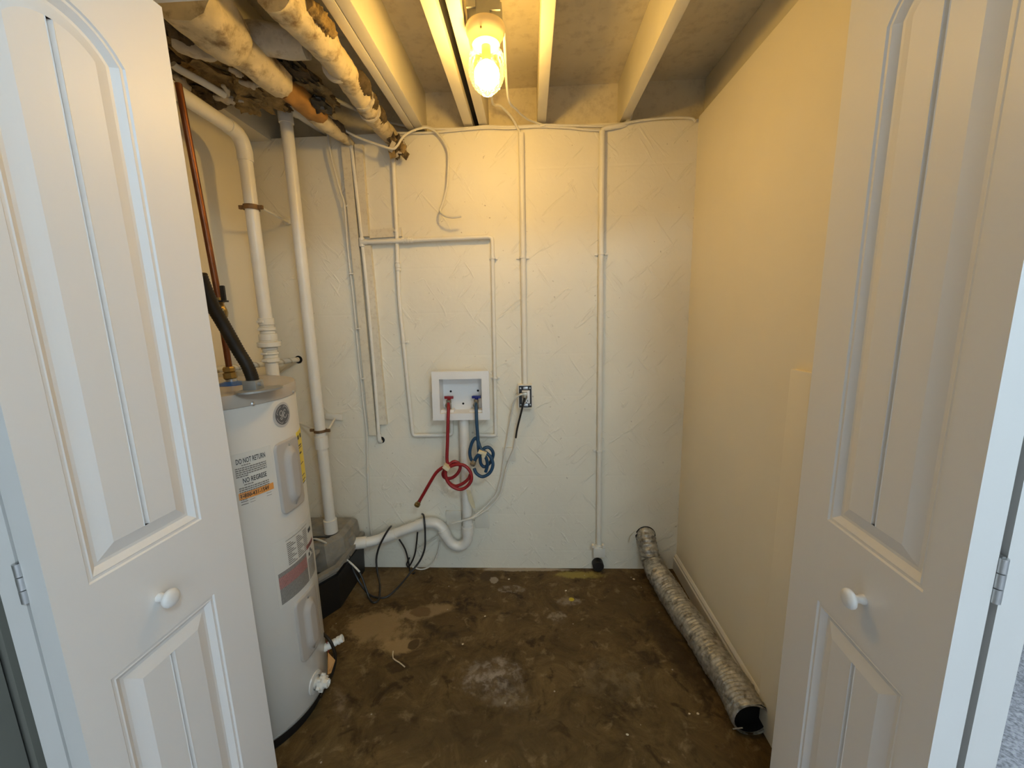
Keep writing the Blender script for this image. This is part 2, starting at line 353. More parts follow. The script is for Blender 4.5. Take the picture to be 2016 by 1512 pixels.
    L.new(nz(30, 8).outputs[0], bp.inputs['Height']); L.new(bp.outputs[0], b.inputs['Normal'])
    return m
M['concrete'] = floor_material()

# ------------------------------------------------------------------ setting
XL, XR, YB = -1.235, 0.725, 1.88
ZW, ZJ, ZS = 2.098, 2.11, 2.284
YF0, YF1 = 0.78, 0.89
def struct(name, mb, m, label, smooth=False):
    o = obj(name, mb, m, None, smooth); o['kind'] = 'structure'; o['label'] = label; return o
struct('floor', MB().box(XL-0.06, XR+0.10, YF0, YB+0.06, -0.10, 0.0), M['concrete'], 'dark stained concrete floor of the utility closet')
struct('floor_carpet', MB().box(-1.4, 3.0, -2.75, YF0, -0.10, 0.004).box(0.86, 3.0, YF0, 2.60, -0.10, 0.004), M['carpet'], 'blue grey cut pile carpet outside the closet doors')
struct('wall_back', MB().box(XL-0.06, XR+0.10, YB, YB+0.06, 0.0, ZW), M['plaster'], 'cream painted trowelled plaster back wall')
struct('wall_left', MB().box(XL-0.06, XL, YF1, YB, 0.0, 2.087), M['sidewall'], 'smooth cream painted left closet wall')
struct('wall_right', MB().box(XR, XR+0.04, YF1, YB, 0.0, ZJ-0.005), M['sidewall'], 'smooth cream painted panel wall on the right')
OL, OR, OT = -0.845, 0.708, 1.940
struct('wall_front', MB().box(-1.4, OL, YF0, YF1, 0.0, 2.52).box(OR, 0.86, YF0, YF1, 0.0, 2.52).box(OL, OR, YF0, YF1, OT, 2.52), M['roomwall'], 'wall around the closet opening with header')
cl = struct('ceiling', MB().box(XL-0.06, XR+0.12, YF1, YB+0.10, ZS, ZS+0.04), M['subfloor'], 'painted underside of subfloor between the joists')
YR = 1.95
obj('rim_board', MB().box(XL-0.06, XR+0.12, YR, YR+0.04, ZW-0.02, ZS), M['subfloor'], cl, False)  # darker subfloor colour stands in for the shade in the joist bay
obj('sill_ledge', MB().box(XL-0.06, XR+0.12, YB+0.06, YR, ZW-0.05, ZW-0.004), M['joist'], cl, False)
def joist(x0, x1, zb=ZJ, y1=YR):
    mb = MB(); mb.cbox(((x0+x1)/2, (YF1+y1)/2, (zb+ZS)/2), ((x1-x0)/2, 0, 0), (0, (y1-YF1)/2, 0), (0, 0, (ZS-zb)/2), 0.003)
    return obj('joist', mb, M['joist'], cl, True, 30)
for x0, x1, zb in ((-0.523, -0.490, ZJ), (-0.488, -0.449, ZJ), (-0.272, -0.232, ZJ), (-0.207, -0.169, ZJ), (0.045, 0.082, ZJ), (0.399, 0.438, ZJ), (0.772, 0.81, ZJ), (-0.90, -0.862, ZJ), (-1.295, -1.135, 2.088)):
    joist(x0, x1, zb)
obj('gap_shade', MB().box(-0.232, -0.207, YF1, YR, ZJ+0.03, ZS), M['blackmat'], cl, False)  # black filler painted in for the shade between the paired joists

# baseboard on the right, board strip, jamb trim
bb = MB()
prof = [(0, 0), (0.014, 0), (0.014, 0.062), (0.010, 0.068), (0.010, 0.076), (0.004, 0.084), (0, 0.086)]
vs = []; n = len(prof)
for y in (1.115, YB): vs += [(XR-a, y, z) for a, z in prof]
bb.add(vs, [(i, (i+1) % n, (i+1) % n+n, i+n) for i in range(n)]+[tuple(range(n-1, -1, -1)), tuple(range(n, 2*n))])
struct('baseboard_right', bb, M['trim'], 'white moulded baseboard along the right wall')
struct('trim_1', MB().cbox((XR-0.010, 1.063, 0.57), (0.010, 0, 0), (0, 0.042, 0), (0, 0, 0.57), 0.004), M['sidewall'], 'short painted board strip standing against the right wall', True)
tj = MB().box(OL-0.0, OL+0.016, YF0-0.01, YF1, 0.0, OT).box(OR-0.016, OR, YF0-0.01, YF1, 0.0, OT)
struct('trim_2', MB().box(OL, OL+0.012, YF0-0.012, YF1, 0, OT), M['trim'], 'white jamb on the left of the closet opening')
struct('trim_3', MB().box(OR-0.012, OR, YF0-0.012, YF1, 0, OT), M['trim'], 'white jamb on the right of the closet opening')
struct('trim_4', MB().box(OL+0.012, OR-0.012, YF0+0.03, YF1-0.005, OT-0.006, OT), M['trim'], 'white head jamb above the bifold doors')
# room behind the camera
struct('wall_room_left', MB().box(-1.4, -0.955, -2.6, 0.574, 0, 2.52).box(-1.4, -0.947, 0.580, YF0, 0, 2.52), M['darkwall'], 'dark grey wall beside the left doors')
struct('wall_closet_side', MB().box(0.83, 0.86, YF1, 2.60, 0, 2.52), M['roomwall'], 'outer side wall of the closet facing the carpeted room')
struct('wall_room_far', MB().box(0.83, 3.06, 2.60, 2.66, 0, 2.52), M['roomwall'], 'far wall of the carpeted room beside the closet')
struct('wall_room_right', MB().box(3.0, 3.06, -2.75, 2.60, 0, 2.52), M['roomwall'], 'plain wall on the right of the room')
wx0, wx1, wz0, wz1, wy = WIN
struct('wall_room_back', MB().box(-1.4, wx0, wy-0.12, wy, 0, 2.52).box(wx1, 3.06, wy-0.12, wy, 0, 2.52).box(wx0, wx1, wy-0.12, wy, 0, wz0).box(wx0, wx1, wy-0.12, wy, wz1, 2.52), M['roomwall'], 'room wall with an opening for the added window')
struct('ceiling_room', MB().box(-1.4, 3.06, -2.75, YF0, 2.52, 2.58).box(0.83, 3.06, YF0, 2.66, 2.52, 2.58), M['roomwall'], 'plain room ceiling')
wf = MB()
for a, b_, c, d in ((wx0, wx0+0.05, wz0, wz1), (wx1-0.05, wx1, wz0, wz1), (wx0+0.05, wx1-0.05, wz0, wz0+0.05), (wx0+0.05, wx1-0.05, wz1-0.05, wz1), ((wx0+wx1)/2-0.03, (wx0+wx1)/2+0.03, wz0+0.05, wz1-0.05)):
    wf.box(a, b_, wy-0.09, wy-0.03, c, d)
struct('added_window_1', wf, M['trim'], 'white window frame with two lights, added unseen behind the viewer')

# round glass ceiling lamp of the carpeted room
RL = Vector((0.62, -0.75, 2.36))
rlm = thing('room_lamp', 'round white glass ceiling lamp in the carpeted room', 'lamp', (RL.x, RL.y, 2.22))
M['roomglobe'] = bpy.data.materials.new('lit_opal_glass'); M['roomglobe'].use_nodes = True
_b = M['roomglobe'].node_tree.nodes['Principled BSDF']; _b.inputs['Emission Color'].default_value = (0.66, 0.86, 1.0, 1); _b.inputs['Emission Strength'].default_value = ROOM_LAMP_POWER
obj('opal_globe', MB().lathe(RL, (0,0,1), [(0.14*math.sin(PI*k/16), -0.14*math.cos(PI*k/16)) for k in range(1, 15)], 32), M['roomglobe'], rlm, True, 80)
obj('mount', MB().lathe((RL.x, RL.y, 2.52), (0,0,-1), [(0.0, 0), (0.09, 0), (0.085, 0.02), (0.06, 0.03), (0, 0.03)], 32), M['trim'], rlm)

# ------------------------------------------------------------------ bifold doors
LW, LT, LZ0, LZ1 = 0.359, 0.036, 0.014, 1.908
def panel_ring(s0, s1, z0, z1, rise, d, n=18):
    """outline inset by d; optional arched top"""
    a, b_, zb = s0+d, s1-d, z0+d
    pts = [(a, zb), (b_, zb)]
    if rise > 0:
        hw = (s1-s0)/2; R = (hw*hw+rise*rise)/(2*rise); zc = z1+rise-R; r = R-d; cx = (s0+s1)/2
        h = b_-cx
        for i in range(n+1):
            x = h-2*h*i/n; pts.append((cx+x, zc+math.sqrt(max(r*r-x*x, 1e-9))))
    else:
        for i in range(n+1): pts.append((b_-(b_-a)*i/n, z1-d))
    return pts
def leaf(parent, P0, ang, side, front):
    """side: +1 faces +x side (left door), -1 faces -x; returns leaf object. front=True: moulded face towards the opening"""
    dv = Vector((math.sin(ang), math.cos(ang), 0)); nv = Vector((dv.y, -dv.x, 0))*side
    def w(s, z, h): return P0 + dv*s + nv*h + Vector((0, 0, z))
    mb = MB()
    # slab core: everything but the moulded face
    fs = 0.0 if front else -LT
    sg = 1 if front else -1
    c = [(0, LZ0), (LW, LZ0), (LW, LZ1), (0, LZ1)]
    back = -LT if front else 0.0
    bev = 0.0015
    v = [w(s, z, fs) for s, z in c] + [w(s, z, back) for s, z in c]
    mb.add(v, [(4, 5, 6, 7), (0, 1, 5, 4), (1, 2, 6, 5), (2, 3, 7, 6), (3, 0, 4, 7)])
    ps0, ps1 = 0.050, 0.262
    panels = [(ps0, ps1, 0.885, 1.747, 0.062), (ps0, ps1, 0.17, 0.706, 0.0)]
    # flat stiles and rails around the two panels
    A = panel_ring(*panels[0], 0); B = panel_ring(*panels[1], 0)
    def flat(poly): mb.add([w(s, z, fs) for s, z in poly], [tuple(range(len(poly)))])
    for a, b_, z0, z1 in ((0, ps0, LZ0, 1.747), (ps1, LW, LZ0, 1.747), (ps0, ps1, LZ0, 0.17), (ps0, ps1, 0.706, 0.885)):
        flat([(a, z0), (b_, z0), (b_, z1), (a, z1)])
    arc = A[2:]
    for i in range(len(arc)-1):
        (x1, y1), (x2, y2) = arc[i], arc[i+1]
        flat([(x1, y1), (x1, LZ1), (x2, LZ1), (x2, y2)])
    flat([(0, 1.747), (ps0, 1.747), (ps0, LZ1), (0, LZ1)]); flat([(ps1, 1.747), (LW, 1.747), (LW, LZ1), (ps1, LZ1)])
    lf = obj('leaf', mb, M['door'], parent, True, 25)
    profile = [(0, 0), (0.0025, -0.0030), (0.0065, -0.0030), (0.0085, -0.0022), (0.0190, -0.0105), (0.0245, -0.0105), (0.0480, -0.0025)]
    for (s0, s1, z0, z1, rise) in panels:
        pm = MB(); rings = []
        for d, h in profile:
            rg = panel_ring(s0, s1, z0, z1, rise, d); rings.append([w(s, z, fs+sg*h) for s, z in rg])
        m_ = len(rings[0]); vs = [q for r in rings for q in r]; fc = []
        for i in range(len(rings)-1):
            for k in range(m_): fc.append((i*m_+k, i*m_+(k+1) % m_, (i+1)*m_+(k+1) % m_, (i+1)*m_+k))
        pm.add(vs, fc)
        # field with one V groove in the middle
        d = profile[-1][0]; h = fs+sg*profile[-1][1]; rg = panel_ring(s0, s1, z0, z1, rise, d); cx = (s0+s1)/2
        top = rg[2:]
        def ztop(x):
            for i in range(len(top)-1):
                (xa, za), (xb, zb) = top[i], top[i+1]
                if xb-1e-9 <= x <= xa+1e-9: return za+(zb-za)*((x-xa)/(xb-xa) if abs(xb-xa) > 1e-9 else 0)
            return top[-1][1]
        xs = sorted(set([round(p[0], 6) for p in top]+[round(cx+q, 6) for q in (-0.006, -0.0045, -0.0015, 0.0015, 0.0045, 0.006)]))
        def dep(x):
            q = abs(x-cx)
            return 0.0 if q > 0.0058 else (0.0008 if q > 0.004 else -0.0060)
        cols = [[(x, rg[0][1]), (x, ztop(x))] for x in xs]
        vs = []; fc = []
        for (xa, za), (xb, zb) in cols:
            vs += [w(xa, za, h+sg*dep(xa)), w(xb, zb, h+sg*dep(xa))]
        for i in range(len(xs)-1): fc.append((2*i, 2*i+2, 2*i+3, 2*i+1))
        pm.add(vs, fc)
        obj('panel', pm, M['door'], lf, True, 18)
    return lf, w
def knob(parent, o, nv):
    pr = [(0.0, -0.002), (0.0085, -0.001), (0.0085, 0.004), (0.0065, 0.008), (0.0065, 0.014), (0.012, 0.0175), (0.0168, 0.021), (0.0175, 0.0245), (0.0160, 0.028), (0.0115, 0.0305), (0.0055, 0.0318), (0.0, 0.0320)]
    return obj('knob', MB().lathe(o, nv, pr, 28), M['door'], parent, True, 60)
def hinge(parent, c, dirx):
    h = MB()
    for k in range(3):
        h.lathe(c+Vector((0, 0, -0.033+k*0.022)), (0, 0, 1), [(0.0, 0), (0.0052, 0), (0.0052, 0.0205), (0, 0.0205)], 12)
    h.box(c.x-0.002, c.x+0.002, c.y, c.y+0.03, c.z-0.033, c.z+0.033)
    return obj('hinge', h, M['steel'], parent, True, 40)
YN = 0.5
for side, azn, a1, a2, nm, lab in ((1, -1.45, math.radians(3), math.radians(-2), 'door_1', 'white moulded bifold door folded open on the left'),
                                   (-1, 1.135, math.radians(4), math.radians(9), 'door_2', 'white moulded bifold door folded open on the right')):
    P0 = Vector((azn*YN, YN, 0))
    t = thing(nm, lab, None, (P0.x, P0.y, 0.0), kind='structure')
    lf, w = leaf(t, P0, a1, side, True)
    dv = Vector((math.sin(a1), math.cos(a1), 0)); nv = Vector((dv.y, -dv.x, 0))*side
    gap = 0.008 if side == 1 else 0.011
    P1 = P0 - nv*(LT+gap+LT) + Vector((0, -0.002, 0))
    dv2 = Vector((math.sin(a2), math.cos(a2), 0)); nv2 = Vector((dv2.y, -dv2.x, 0))*side
    leaf(t, P1 + nv2*LT, a2, side, False)
    knob(lf, w(0.150, 0.785 if side == 1 else 0.795, 0), nv)
    for hz in (0.925 if side == 1 else 0.945, 0.25, 1.70):
        hinge(t, P0 - nv*(LT+gap*0.5) - dv*0.0005 + Vector((0, 0, hz)), nv)

#@@OBJECTS
# ------------------------------------------------------------------ water heater
HC, HR = Vector((-0.965, 1.125, 0)), 0.23
def CY(px, py, r=HR):
    d = ray(px, py); o = CAM-HC; a = d.x*d.x+d.y*d.y; b_ = o.x*d.x+o.y*d.y; c = o.x*o.x+o.y*o.y-r*r
    q = b_*b_-a*c; t = (-b_-math.sqrt(max(q, 0)))/a; p = CAM+d*t
    return math.atan2(p.y-HC.y, p.x-HC.x), p.z
def cyl(th, z, r): return Vector((HC.x+r*math.cos(th), HC.y+r*math.sin(th), z))
heater = thing('water_heater', 'white electric tank water heater with taupe top standing behind the left door', 'water heater', (HC.x, HC.y, 0))
obj('tank', MB().lathe(HC, (0,0,1), [(0.222, 0.050), (HR-0.002, 0.053), (HR, 0.058), (HR, 1.078), (HR-0.002, 1.081), (0.20, 1.081)], 96, cap=False), M['tank'], heater, True, 40)
obj('base_ring', MB().lathe(HC, (0,0,1), [(0.10, 0.0), (0.214, 0.0), (0.216, 0.004), (0.216, 0.045), (0.222, 0.047), (0.222, 0.054), (0.10, 0.054)], 96), M['black'], heater, True, 40)
obj('bottom_rim', MB().lathe(HC, (0,0,1), [(0.2225, 0.044), (0.2275, 0.044), (0.229, 0.048), (0.2265, 0.052), (0.2225, 0.052)], 96, cap=False), M['greysteel'], heater, True, 60)
cap = obj('top_cap', MB().lathe(HC, (0,0,1), [(HR+0.0015, 1.076), (HR+0.003, 1.077), (HR+0.003, 1.108), (HR+0.001, 1.112), (HR-0.006, 1.1125), (0.12, 1.117), (0.0, 1.118)], 96, cap=False), M['taupe'], heater, True, 50)
for px, py in ((498, 795), (577, 771)):
    th, z = CY(px, py, HR+0.003); n = Vector((math.cos(th), math.sin(th), 0))
    obj('screw', MB().lathe(cyl(th, z, HR+0.002), n, [(0.0055, 0), (0.0055, 0.002), (0.003, 0.004), (0, 0.0042)], 12), M['steel'], cap)

def cpatch(th0, th1, z0, z1, r0, th=0.0008, n=14, skew=0.0):
    mb = MB(); vs = []
    for k in (0, 1):
        for i in range(n+1):
            t = th0+(th1-th0)*i/n
            vs.append(cyl(t, (z0, z1)[k]+skew*i/n, r0+th))
    mb.add(vs, [(i, i+1, n+2+i, n+1+i) for i in range(n)])
    vs2 = []
    for k in (0, 1):
        for i in range(n+1): vs2.append(cyl(th0+(th1-th0)*i/n, (z0, z1)[k]+skew*i/n, r0-0.0005))
    b = len(mb.v); mb.v += vs2
    for i in range(n): mb.f += [(i, i+1, b+i+1, b+i), (n+1+i, n+2+i, b+n+2+i, b+n+1+i)]
    mb.f += [(0, n+1, b+n+1, b), (n, 2*n+1, b+2*n+1, b+n)]
    return mb
def access_panel(th0, th1, z0, z1, label):
    """rounded plate that follows the tank, with a long raised boss"""
    nx, nz = 28, 60; W = (th1-th0)*HR; Hh = z1-z0; mb = MB(); cr = 0.022
    def mapc(u, v):
        # squeeze the grid towards a rounded rectangle
        x = (u-0.5)*W; y = (v-0.5)*Hh; hx, hy = W/2, Hh/2
        ay = abs(y)-(hy-cr)
        lim = hx if ay <= 0 else hx-cr+math.sqrt(max(cr*cr-ay*ay, 0))
        return x*lim/hx, y
    vs = []
    for j in range(nz+1):
        for i in range(nx+1):
            u, v = i/nx, j/nz; x, y = mapc(u, v)
            e = min(u, 1-u)*W; e2 = min(v, 1-v)*Hh; ed = min(e, e2)
            h = 0.006 if ed > 0.001 else -0.001
            # boss: stadium in the middle
            bx, by = abs(x)/(W*0.20), max(abs(y)-(Hh/2-0.065), 0)/0.036
            q = math.sqrt(bx*bx+by*by)
            h += 0.013*max(0.0, min(1.0, (1.25-q)/0.55))
            vs.append(cyl((th0+th1)/2+x/HR, (z0+z1)/2+y, HR+h))
    mb.add(vs, [(j*(nx+1)+i, j*(nx+1)+i+1, (j+1)*(nx+1)+i+1, (j+1)*(nx+1)+i) for j in range(nz) for i in range(nx)])
    p = obj('access_panel', mb, M['panel'], heater, True, 70); p['label'] = label
    for zz in (z1-0.018, z0+0.018):
        th = (th0+th1)/2; obj('screw', MB().lathe(cyl(th, zz, HR+0.006), (math.cos(th), math.sin(th), 0), [(0.004, 0), (0.004, 0.0015), (0, 0.0025)], 10), M['steel'], p)
def text_mesh(body, bold=0.0):
    cu = bpy.data.curves.new('t', 'FONT'); cu.body = body; cu.size = 1.0; cu.resolution_u = 2; cu.offset = bold
    o = bpy.data.objects.new('t', cu); C.objects.link(o)
    dg = bpy.context.evaluated_depsgraph_get(); me = bpy.data.meshes.new_from_object(o.evaluated_get(dg))
    vs = [v.co.copy() for v in me.vertices]; fs = [tuple(p.vertices) for p in me.polygons]
    bpy.data.objects.remove(o); bpy.data.curves.remove(cu); bpy.data.meshes.remove(me)
    return vs, fs
def ctext(mb, body, th0, z0, width, height, r, bold=0.0):
    vs, fs = text_mesh(body, bold); x0 = min(v.x for v in vs); x1 = max(v.x for v in vs); y0 = min(v.y for v in vs); y1 = max(v.y for v in vs)
    out = [cyl(th0+((v.x-x0)/(x1-x0)*width)/HR, z0+(v.y-y0)/(y1-y0)*height, r) for v in vs]
    mb.add(out, fs)
ta, zt = CY(537, 882); tb, _ = CY(588, 930); _, zb = CY(552, 1022)
PW = HR*(CY(590.5, 930)[0]-CY(541.5, 930)[0])
access_panel(ta, ta+PW/HR, zb+0.004, zt+0.010, 'taupe upper element cover with a long boss')
ta2, zt2 = CY(578, 1196); _, zb2 = CY(593, 1313)
access_panel(ta2, ta2+PW/HR, zb2+0.004, zt2+0.012, 'taupe lower element cover with a long boss')
# round monogram badge
th, z = CY(556, 816); RB = 0.037
bd = MB(); vs = [cyl(th, z, HR+0.0012)]
for i in range(40): vs.append(cyl(th+RB*math.cos(2*PI*i/40)/HR, z+RB*math.sin(2*PI*i/40), HR+0.0012))
bd.add(vs, [(0, i+1, (i+1) % 40+1) for i in range(40)])
badge = obj('logo_badge', bd, M['badgering'], heater, True); badge['label'] = 'round dark grey badge with script monogram'
dk = MB(); vs = [cyl(th, z, HR+0.0018)]
for i in range(40): vs.append(cyl(th+0.030*math.cos(2*PI*i/40)/HR, z+0.030*math.sin(2*PI*i/40), HR+0.0018))
dk.add(vs, [(0, i+1, (i+1) % 40+1) for i in range(40)])
obj('badge_disc', dk, M['badge'], badge)
sc = MB()
def stroke(pts, wd=0.0011):
    pts = catmull([Vector((a, b_, 0)) for a, b_ in pts], 6)
    for i in range(len(pts)-1):
        a, b_ = pts[i], pts[i+1]; d = (b_-a); d = d.normalized() if d.length > 0 else Vector((1,0,0)); n = Vector((-d.y, d.x, 0))*wd
        q = [a-n-d*0.0003, b_-n+d*0.0003, b_+n+d*0.0003, a+n-d*0.0003]
        sc.add([cyl(th+v.x/HR, z+v.y, HR+0.0024) for v in q], [(0, 1, 2, 3)])
k = 0.001
stroke([(-2*k,10*k),(-7*k,13*k),(-13*k,9*k),(-13*k,2*k),(-8*k,-1*k),(-3*k,4*k),(-2*k,9*k),(-1*k,3*k),(-3*k,-8*k),(-8*k,-13*k),(-12*k,-9*k),(-6*k,-4*k),(2*k,-1*k)])
stroke([(13*k,9*k),(9*k,13*k),(4*k,10*k),(4*k,5*k),(8*k,3*k),(3*k,1*k),(2*k,-6*k),(7*k,-11*k),(13*k,-8*k),(14*k,-3*k)])
for a0 in range(4):
    c0 = math.radians(45+90*a0); stroke([(0.0255*math.cos(c0+t), 0.0255*math.sin(c0+t)) for t in (-0.55, -0.3, 0, 0.3, 0.5)]+[(0.021*math.cos(c0+0.62), 0.021*math.sin(c0+0.62))], 0.0008)
obj('monogram', sc, M['badgering'], badge, False)['kind'] = 'stuff'
# return label
tl, zl = CY(459, 904); _, zl2 = CY(469, 985); Wd = HR*(CY(537, 960)[0]-CY(468, 980)[0])
WS = Wd/0.128
lb = obj('label_sticker', cpatch(tl-0.03, tl+(Wd+0.006)/HR, zl2-0.004, zl+0.012, HR, 0.0006), M['label'], heater, True); lb['label'] = 'white sticker with return warning text'
hL = zl-zl2
tx = MB(); ctext(tx, 'DO NOT RETURN', tl+0.006*WS/HR, zl-0.018, 0.104*WS, 0.0150, HR+0.0012, 0.012); ctext(tx, 'NO REGRESE', tl+0.020*WS/HR, zl-0.0735, 0.086*WS, 0.0145, HR+0.0012, 0.012)
obj('print', tx, M['ink'], lb, False)['kind'] = 'stuff'
sm = MB(); random.seed(3)
def smallprint(x0, x1, ztop, rows, dz, h):
    for r_ in range(rows):
        x = x0; zz = ztop-r_*dz
        end = x1 if r_ < rows-1 else x0+(x1-x0)*0.4
        while x < end-0.003:
            w_ = random.uniform(0.004, 0.011); e = min(x+w_, end); q = [(x, zz-h), (e, zz-h), (e, zz), (x, zz)]
            sm.add([cyl(tl+a*WS/HR, b_, HR+0.0012) for a, b_ in q], [(0, 1, 2, 3)]); x = e+0.0016
smallprint(0.022, 0.098, zl-0.0215, 1, 0.006, 0.0026)
smallprint(0.0, 0.110, zl-0.0285, 5, 0.0058, 0.0030)
smallprint(0.022, 0.104, zl-0.077, 1, 0.006, 0.0026)
smallprint(0.004, 0.112, zl-0.0845, 5, 0.0058, 0.0030)
smallprint(0.004, 0.060, zl-0.1175, 1, 0.005, 0.0024)
for q in range(3):
    zz = zl-0.116-q*0.0075; a0 = 0.034
    sm.add([cyl(tl+a*WS/HR, b_, HR+0.0012) for a, b_ in [(a0, zz-0.0012), (0.116, zz-0.0012), (0.116, zz), (a0, zz)]], [(0, 1, 2, 3)])
    sm.add([cyl(tl+a*WS/HR, b_, HR+0.0012) for a, b_ in [(0.004, zz-0.002), (0.028, zz-0.002), (0.028, zz), (0.004, zz)]], [(0, 1, 2, 3)])
obj('small_print', sm, M['inkgrey'], lb, False)['kind'] = 'stuff'
ob = obj('phone_band', cpatch(tl+0.000/HR, tl+Wd/HR, zl2-0.002, zl2+0.017, HR, 0.0012), M['orange'], lb, True)
pt = MB(); ctext(pt, '1-800-431-1549', tl+0.007*WS/HR, zl2+0.002, 0.100*WS, 0.011, HR+0.0018, 0.012); obj('phone_number', pt, M['ink'], lb, False)['kind'] = 'stuff'
# yellow energy sticker along the visible side edge
ty, zy = CY(584, 856); _, zy2 = CY(598, 948)
ys = obj('energy_sticker', cpatch(ta+PW/HR+0.012, ta+PW/HR+0.35, zy2, zy+0.008, HR, 0.001), M['yellow'], heater, True); ys['label'] = 'yellow sticker with black print down the side'
yp = MB(); t0 = ta+PW/HR+0.012
for a, w_, zz, h in ((0.004, 0.04, zy-0.018, 0.014), (0.004, 0.03, zy-0.04, 0.004), (0.005, 0.03, zy-0.047, 0.003), (0.006, 0.02, zy-0.066, 0.006), (0.004, 0.03, zy-0.10, 0.003), (0.004, 0.03, zy-0.14, 0.003), (0.004, 0.03, zy-0.155, 0.003), (0.004, 0.03, zy-0.165, 0.003)):
    yp.add([cyl(t0+u/HR, v_, HR+0.0018) for u, v_ in [(a, zz), (a+w_, zz), (a+w_, zz+h), (a, zz+h)]], [(0, 1, 2, 3)])
obj('print', yp, M['ink'], ys, False)['kind'] = 'stuff'
# rating and warning label
tr, zr = CY(534, 1080); _, zr2 = CY(556, 1197); Wr = 0.215
rl = obj('rating_label', cpatch(tr, tr+Wr/HR, zr2+0.0, zr+0.012, HR, 0.0006), M['label'], heater, True); rl['label'] = 'white rating label with grey and red warning print'
def blk(mb, x0, x1, z0, z1, r=HR+0.0012, n=6):
    for i in range(n):
        a, b_ = x0+(x1-x0)*i/n, x0+(x1-x0)*(i+1)/n
        mb.add([cyl(tr+u/HR, v_, r) for u, v_ in [(a, z0), (b_, z0), (b_, z1), (a, z1)]], [(0, 1, 2, 3)])
Hr = zr-zr2
g1, r1, k1 = MB(), MB(), MB()
for q in range(12):
    zz = zr-0.012-q*0.0062; blk(g1, 0.046, 0.062+0.018*((q*7) % 3)/2, zz-0.0028, zz, n=3)
    blk(g1, 0.085, 0.10+0.02*((q*5) % 4)/3, zz-0.0028, zz, n=3); blk(g1, 0.118, 0.142, zz-0.0028, zz, n=2)
blk(g1, 0.044, 0.15, zr-0.0035, zr-0.002); blk(k1, 0.155, 0.18, zr-0.040, zr-0.026)
zz = zr-0.090
rows = int((zz-(zr2+0.006))/0.0042)
for q in range(rows):
    a = zz-q*0.0042
    tgt = r1 if 3 <= q <= 11 else g1
    blk(tgt, 0.008, 0.124, a-0.0034, a-0.0002)
    if q > 6: blk(g1, 0.130, 0.185, a-0.0028, a-0.0006)
blk(r1, 0.130, 0.19, zz+0.004, zz+0.018); ctext(k1, 'DANGER', tr+0.138/HR, zz+0.007, 0.045, 0.009, HR+0.0016)
for a, b_ in ((0.140, -0.012), (0.152, -0.002), (0.164, -0.014)): blk(k1, a, a+0.008, zz+b_-0.012, zz+b_)
for nm_, mb_, mt_ in (('grey_print', g1, 'inkgrey'), ('red_print', r1, 'inkred'), ('black_print', k1, 'ink')): obj(nm_, mb_, M[mt_], rl, False)['kind'] = 'stuff'
# a scuff dot on the tank, drain valve, relief stub, tag and wire
th, z = CY(621, 1343); n = Vector((math.cos(th), math.sin(th), 0)); o = cyl(th, z, HR-0.002)
dr = obj('drain_valve', MB().lathe(o, n, [(0.020, 0), (0.020, 0.004), (0.013, 0.006), (0.013, 0.020)], 20).lathe(o+n*0.018, n, [(0.016, 0), (0.023, 0.002), (0.024, 0.012), (0.020, 0.016), (0.014, 0.018), (0.014, 0.030), (0.0115, 0.031), (0.0115, 0.022)], 8), M['valve'], heater, True, 35)
dr['label'] = 'white plastic drain valve'
mb = MB()
for i in range(6):
    an = 2*PI*i/6; e1 = n.cross(Vector((0,0,1))); e2 = Vector((0,0,1)); mb = MB().lathe(o+n*0.020+(e1*math.cos(an)+e2*math.sin(an))*0.0225, n, [(0.0, 0), (0.0052, 0), (0.0052, 0.012), (0.0, 0.013)], 10)
    obj('handwheel_lobe', mb, M['valve'], dr)
obj('escutcheon', MB().lathe(cyl(th, z, HR-0.001), n, [(0.0, 0), (0.036, 0), (0.034, 0.004), (0.022, 0.006)], 28, cap=False), M['tank'], heater)
s0 = PZ(646, 1272, 0.150); s1 = PZ(671, 1258, 0.165)
dd = (s1-s0).normalized()
st = obj('outlet_stub', MB().lathe(s0-dd*0.035, dd, [(0.0, 0), (0.013, 0), (0.013, 0.062), (0.0115, 0.064), (0.0115, 0.068), (0.014, 0.069), (0.014, 0.076), (0.0115, 0.077), (0.0115, 0.080), (0.0135, 0.081), (0.0135, 0.088), (0.009, 0.089), (0.009, 0.070)], 20, cap=False), M['valve'], heater, True, 35)
st['label'] = 'white threaded pipe stub beside the tank'
p = [PZ(636, 1248, 0.19), PZ(650, 1262, 0.175), PZ(660, 1290, 0.12), PZ(656, 1320, 0.07), PZ(645, 1345, 0.035), PZ(630, 1372, 0.02)]
obj('drain_strap', MB().tube(p, 0.0055, 8, 4), M['flex'], heater)
tg = MB(); q = [PZ(646, 1285, 0.14), PZ(660, 1300, 0.115), PZ(652, 1325, 0.075), PZ(645, 1328, 0.08)]
tg.add(q+[v+Vector((-0.002, 0.002, 0)) for v in q], [(0,1,2,3), (7,6,5,4), (0,4,5,1), (1,5,6,2), (2,6,7,3), (3,7,4,0)])
o_ = obj('paper_tag', tg, M['tag'], heater, False); o_['label'] = 'orange paper tag'
obj('tag_wire', MB().tube([PZ(643, 1262, 0.17), PZ(647, 1290, 0.13), PZ(646, 1322, 0.085)], 0.0012, 6), M['redplast'], heater)
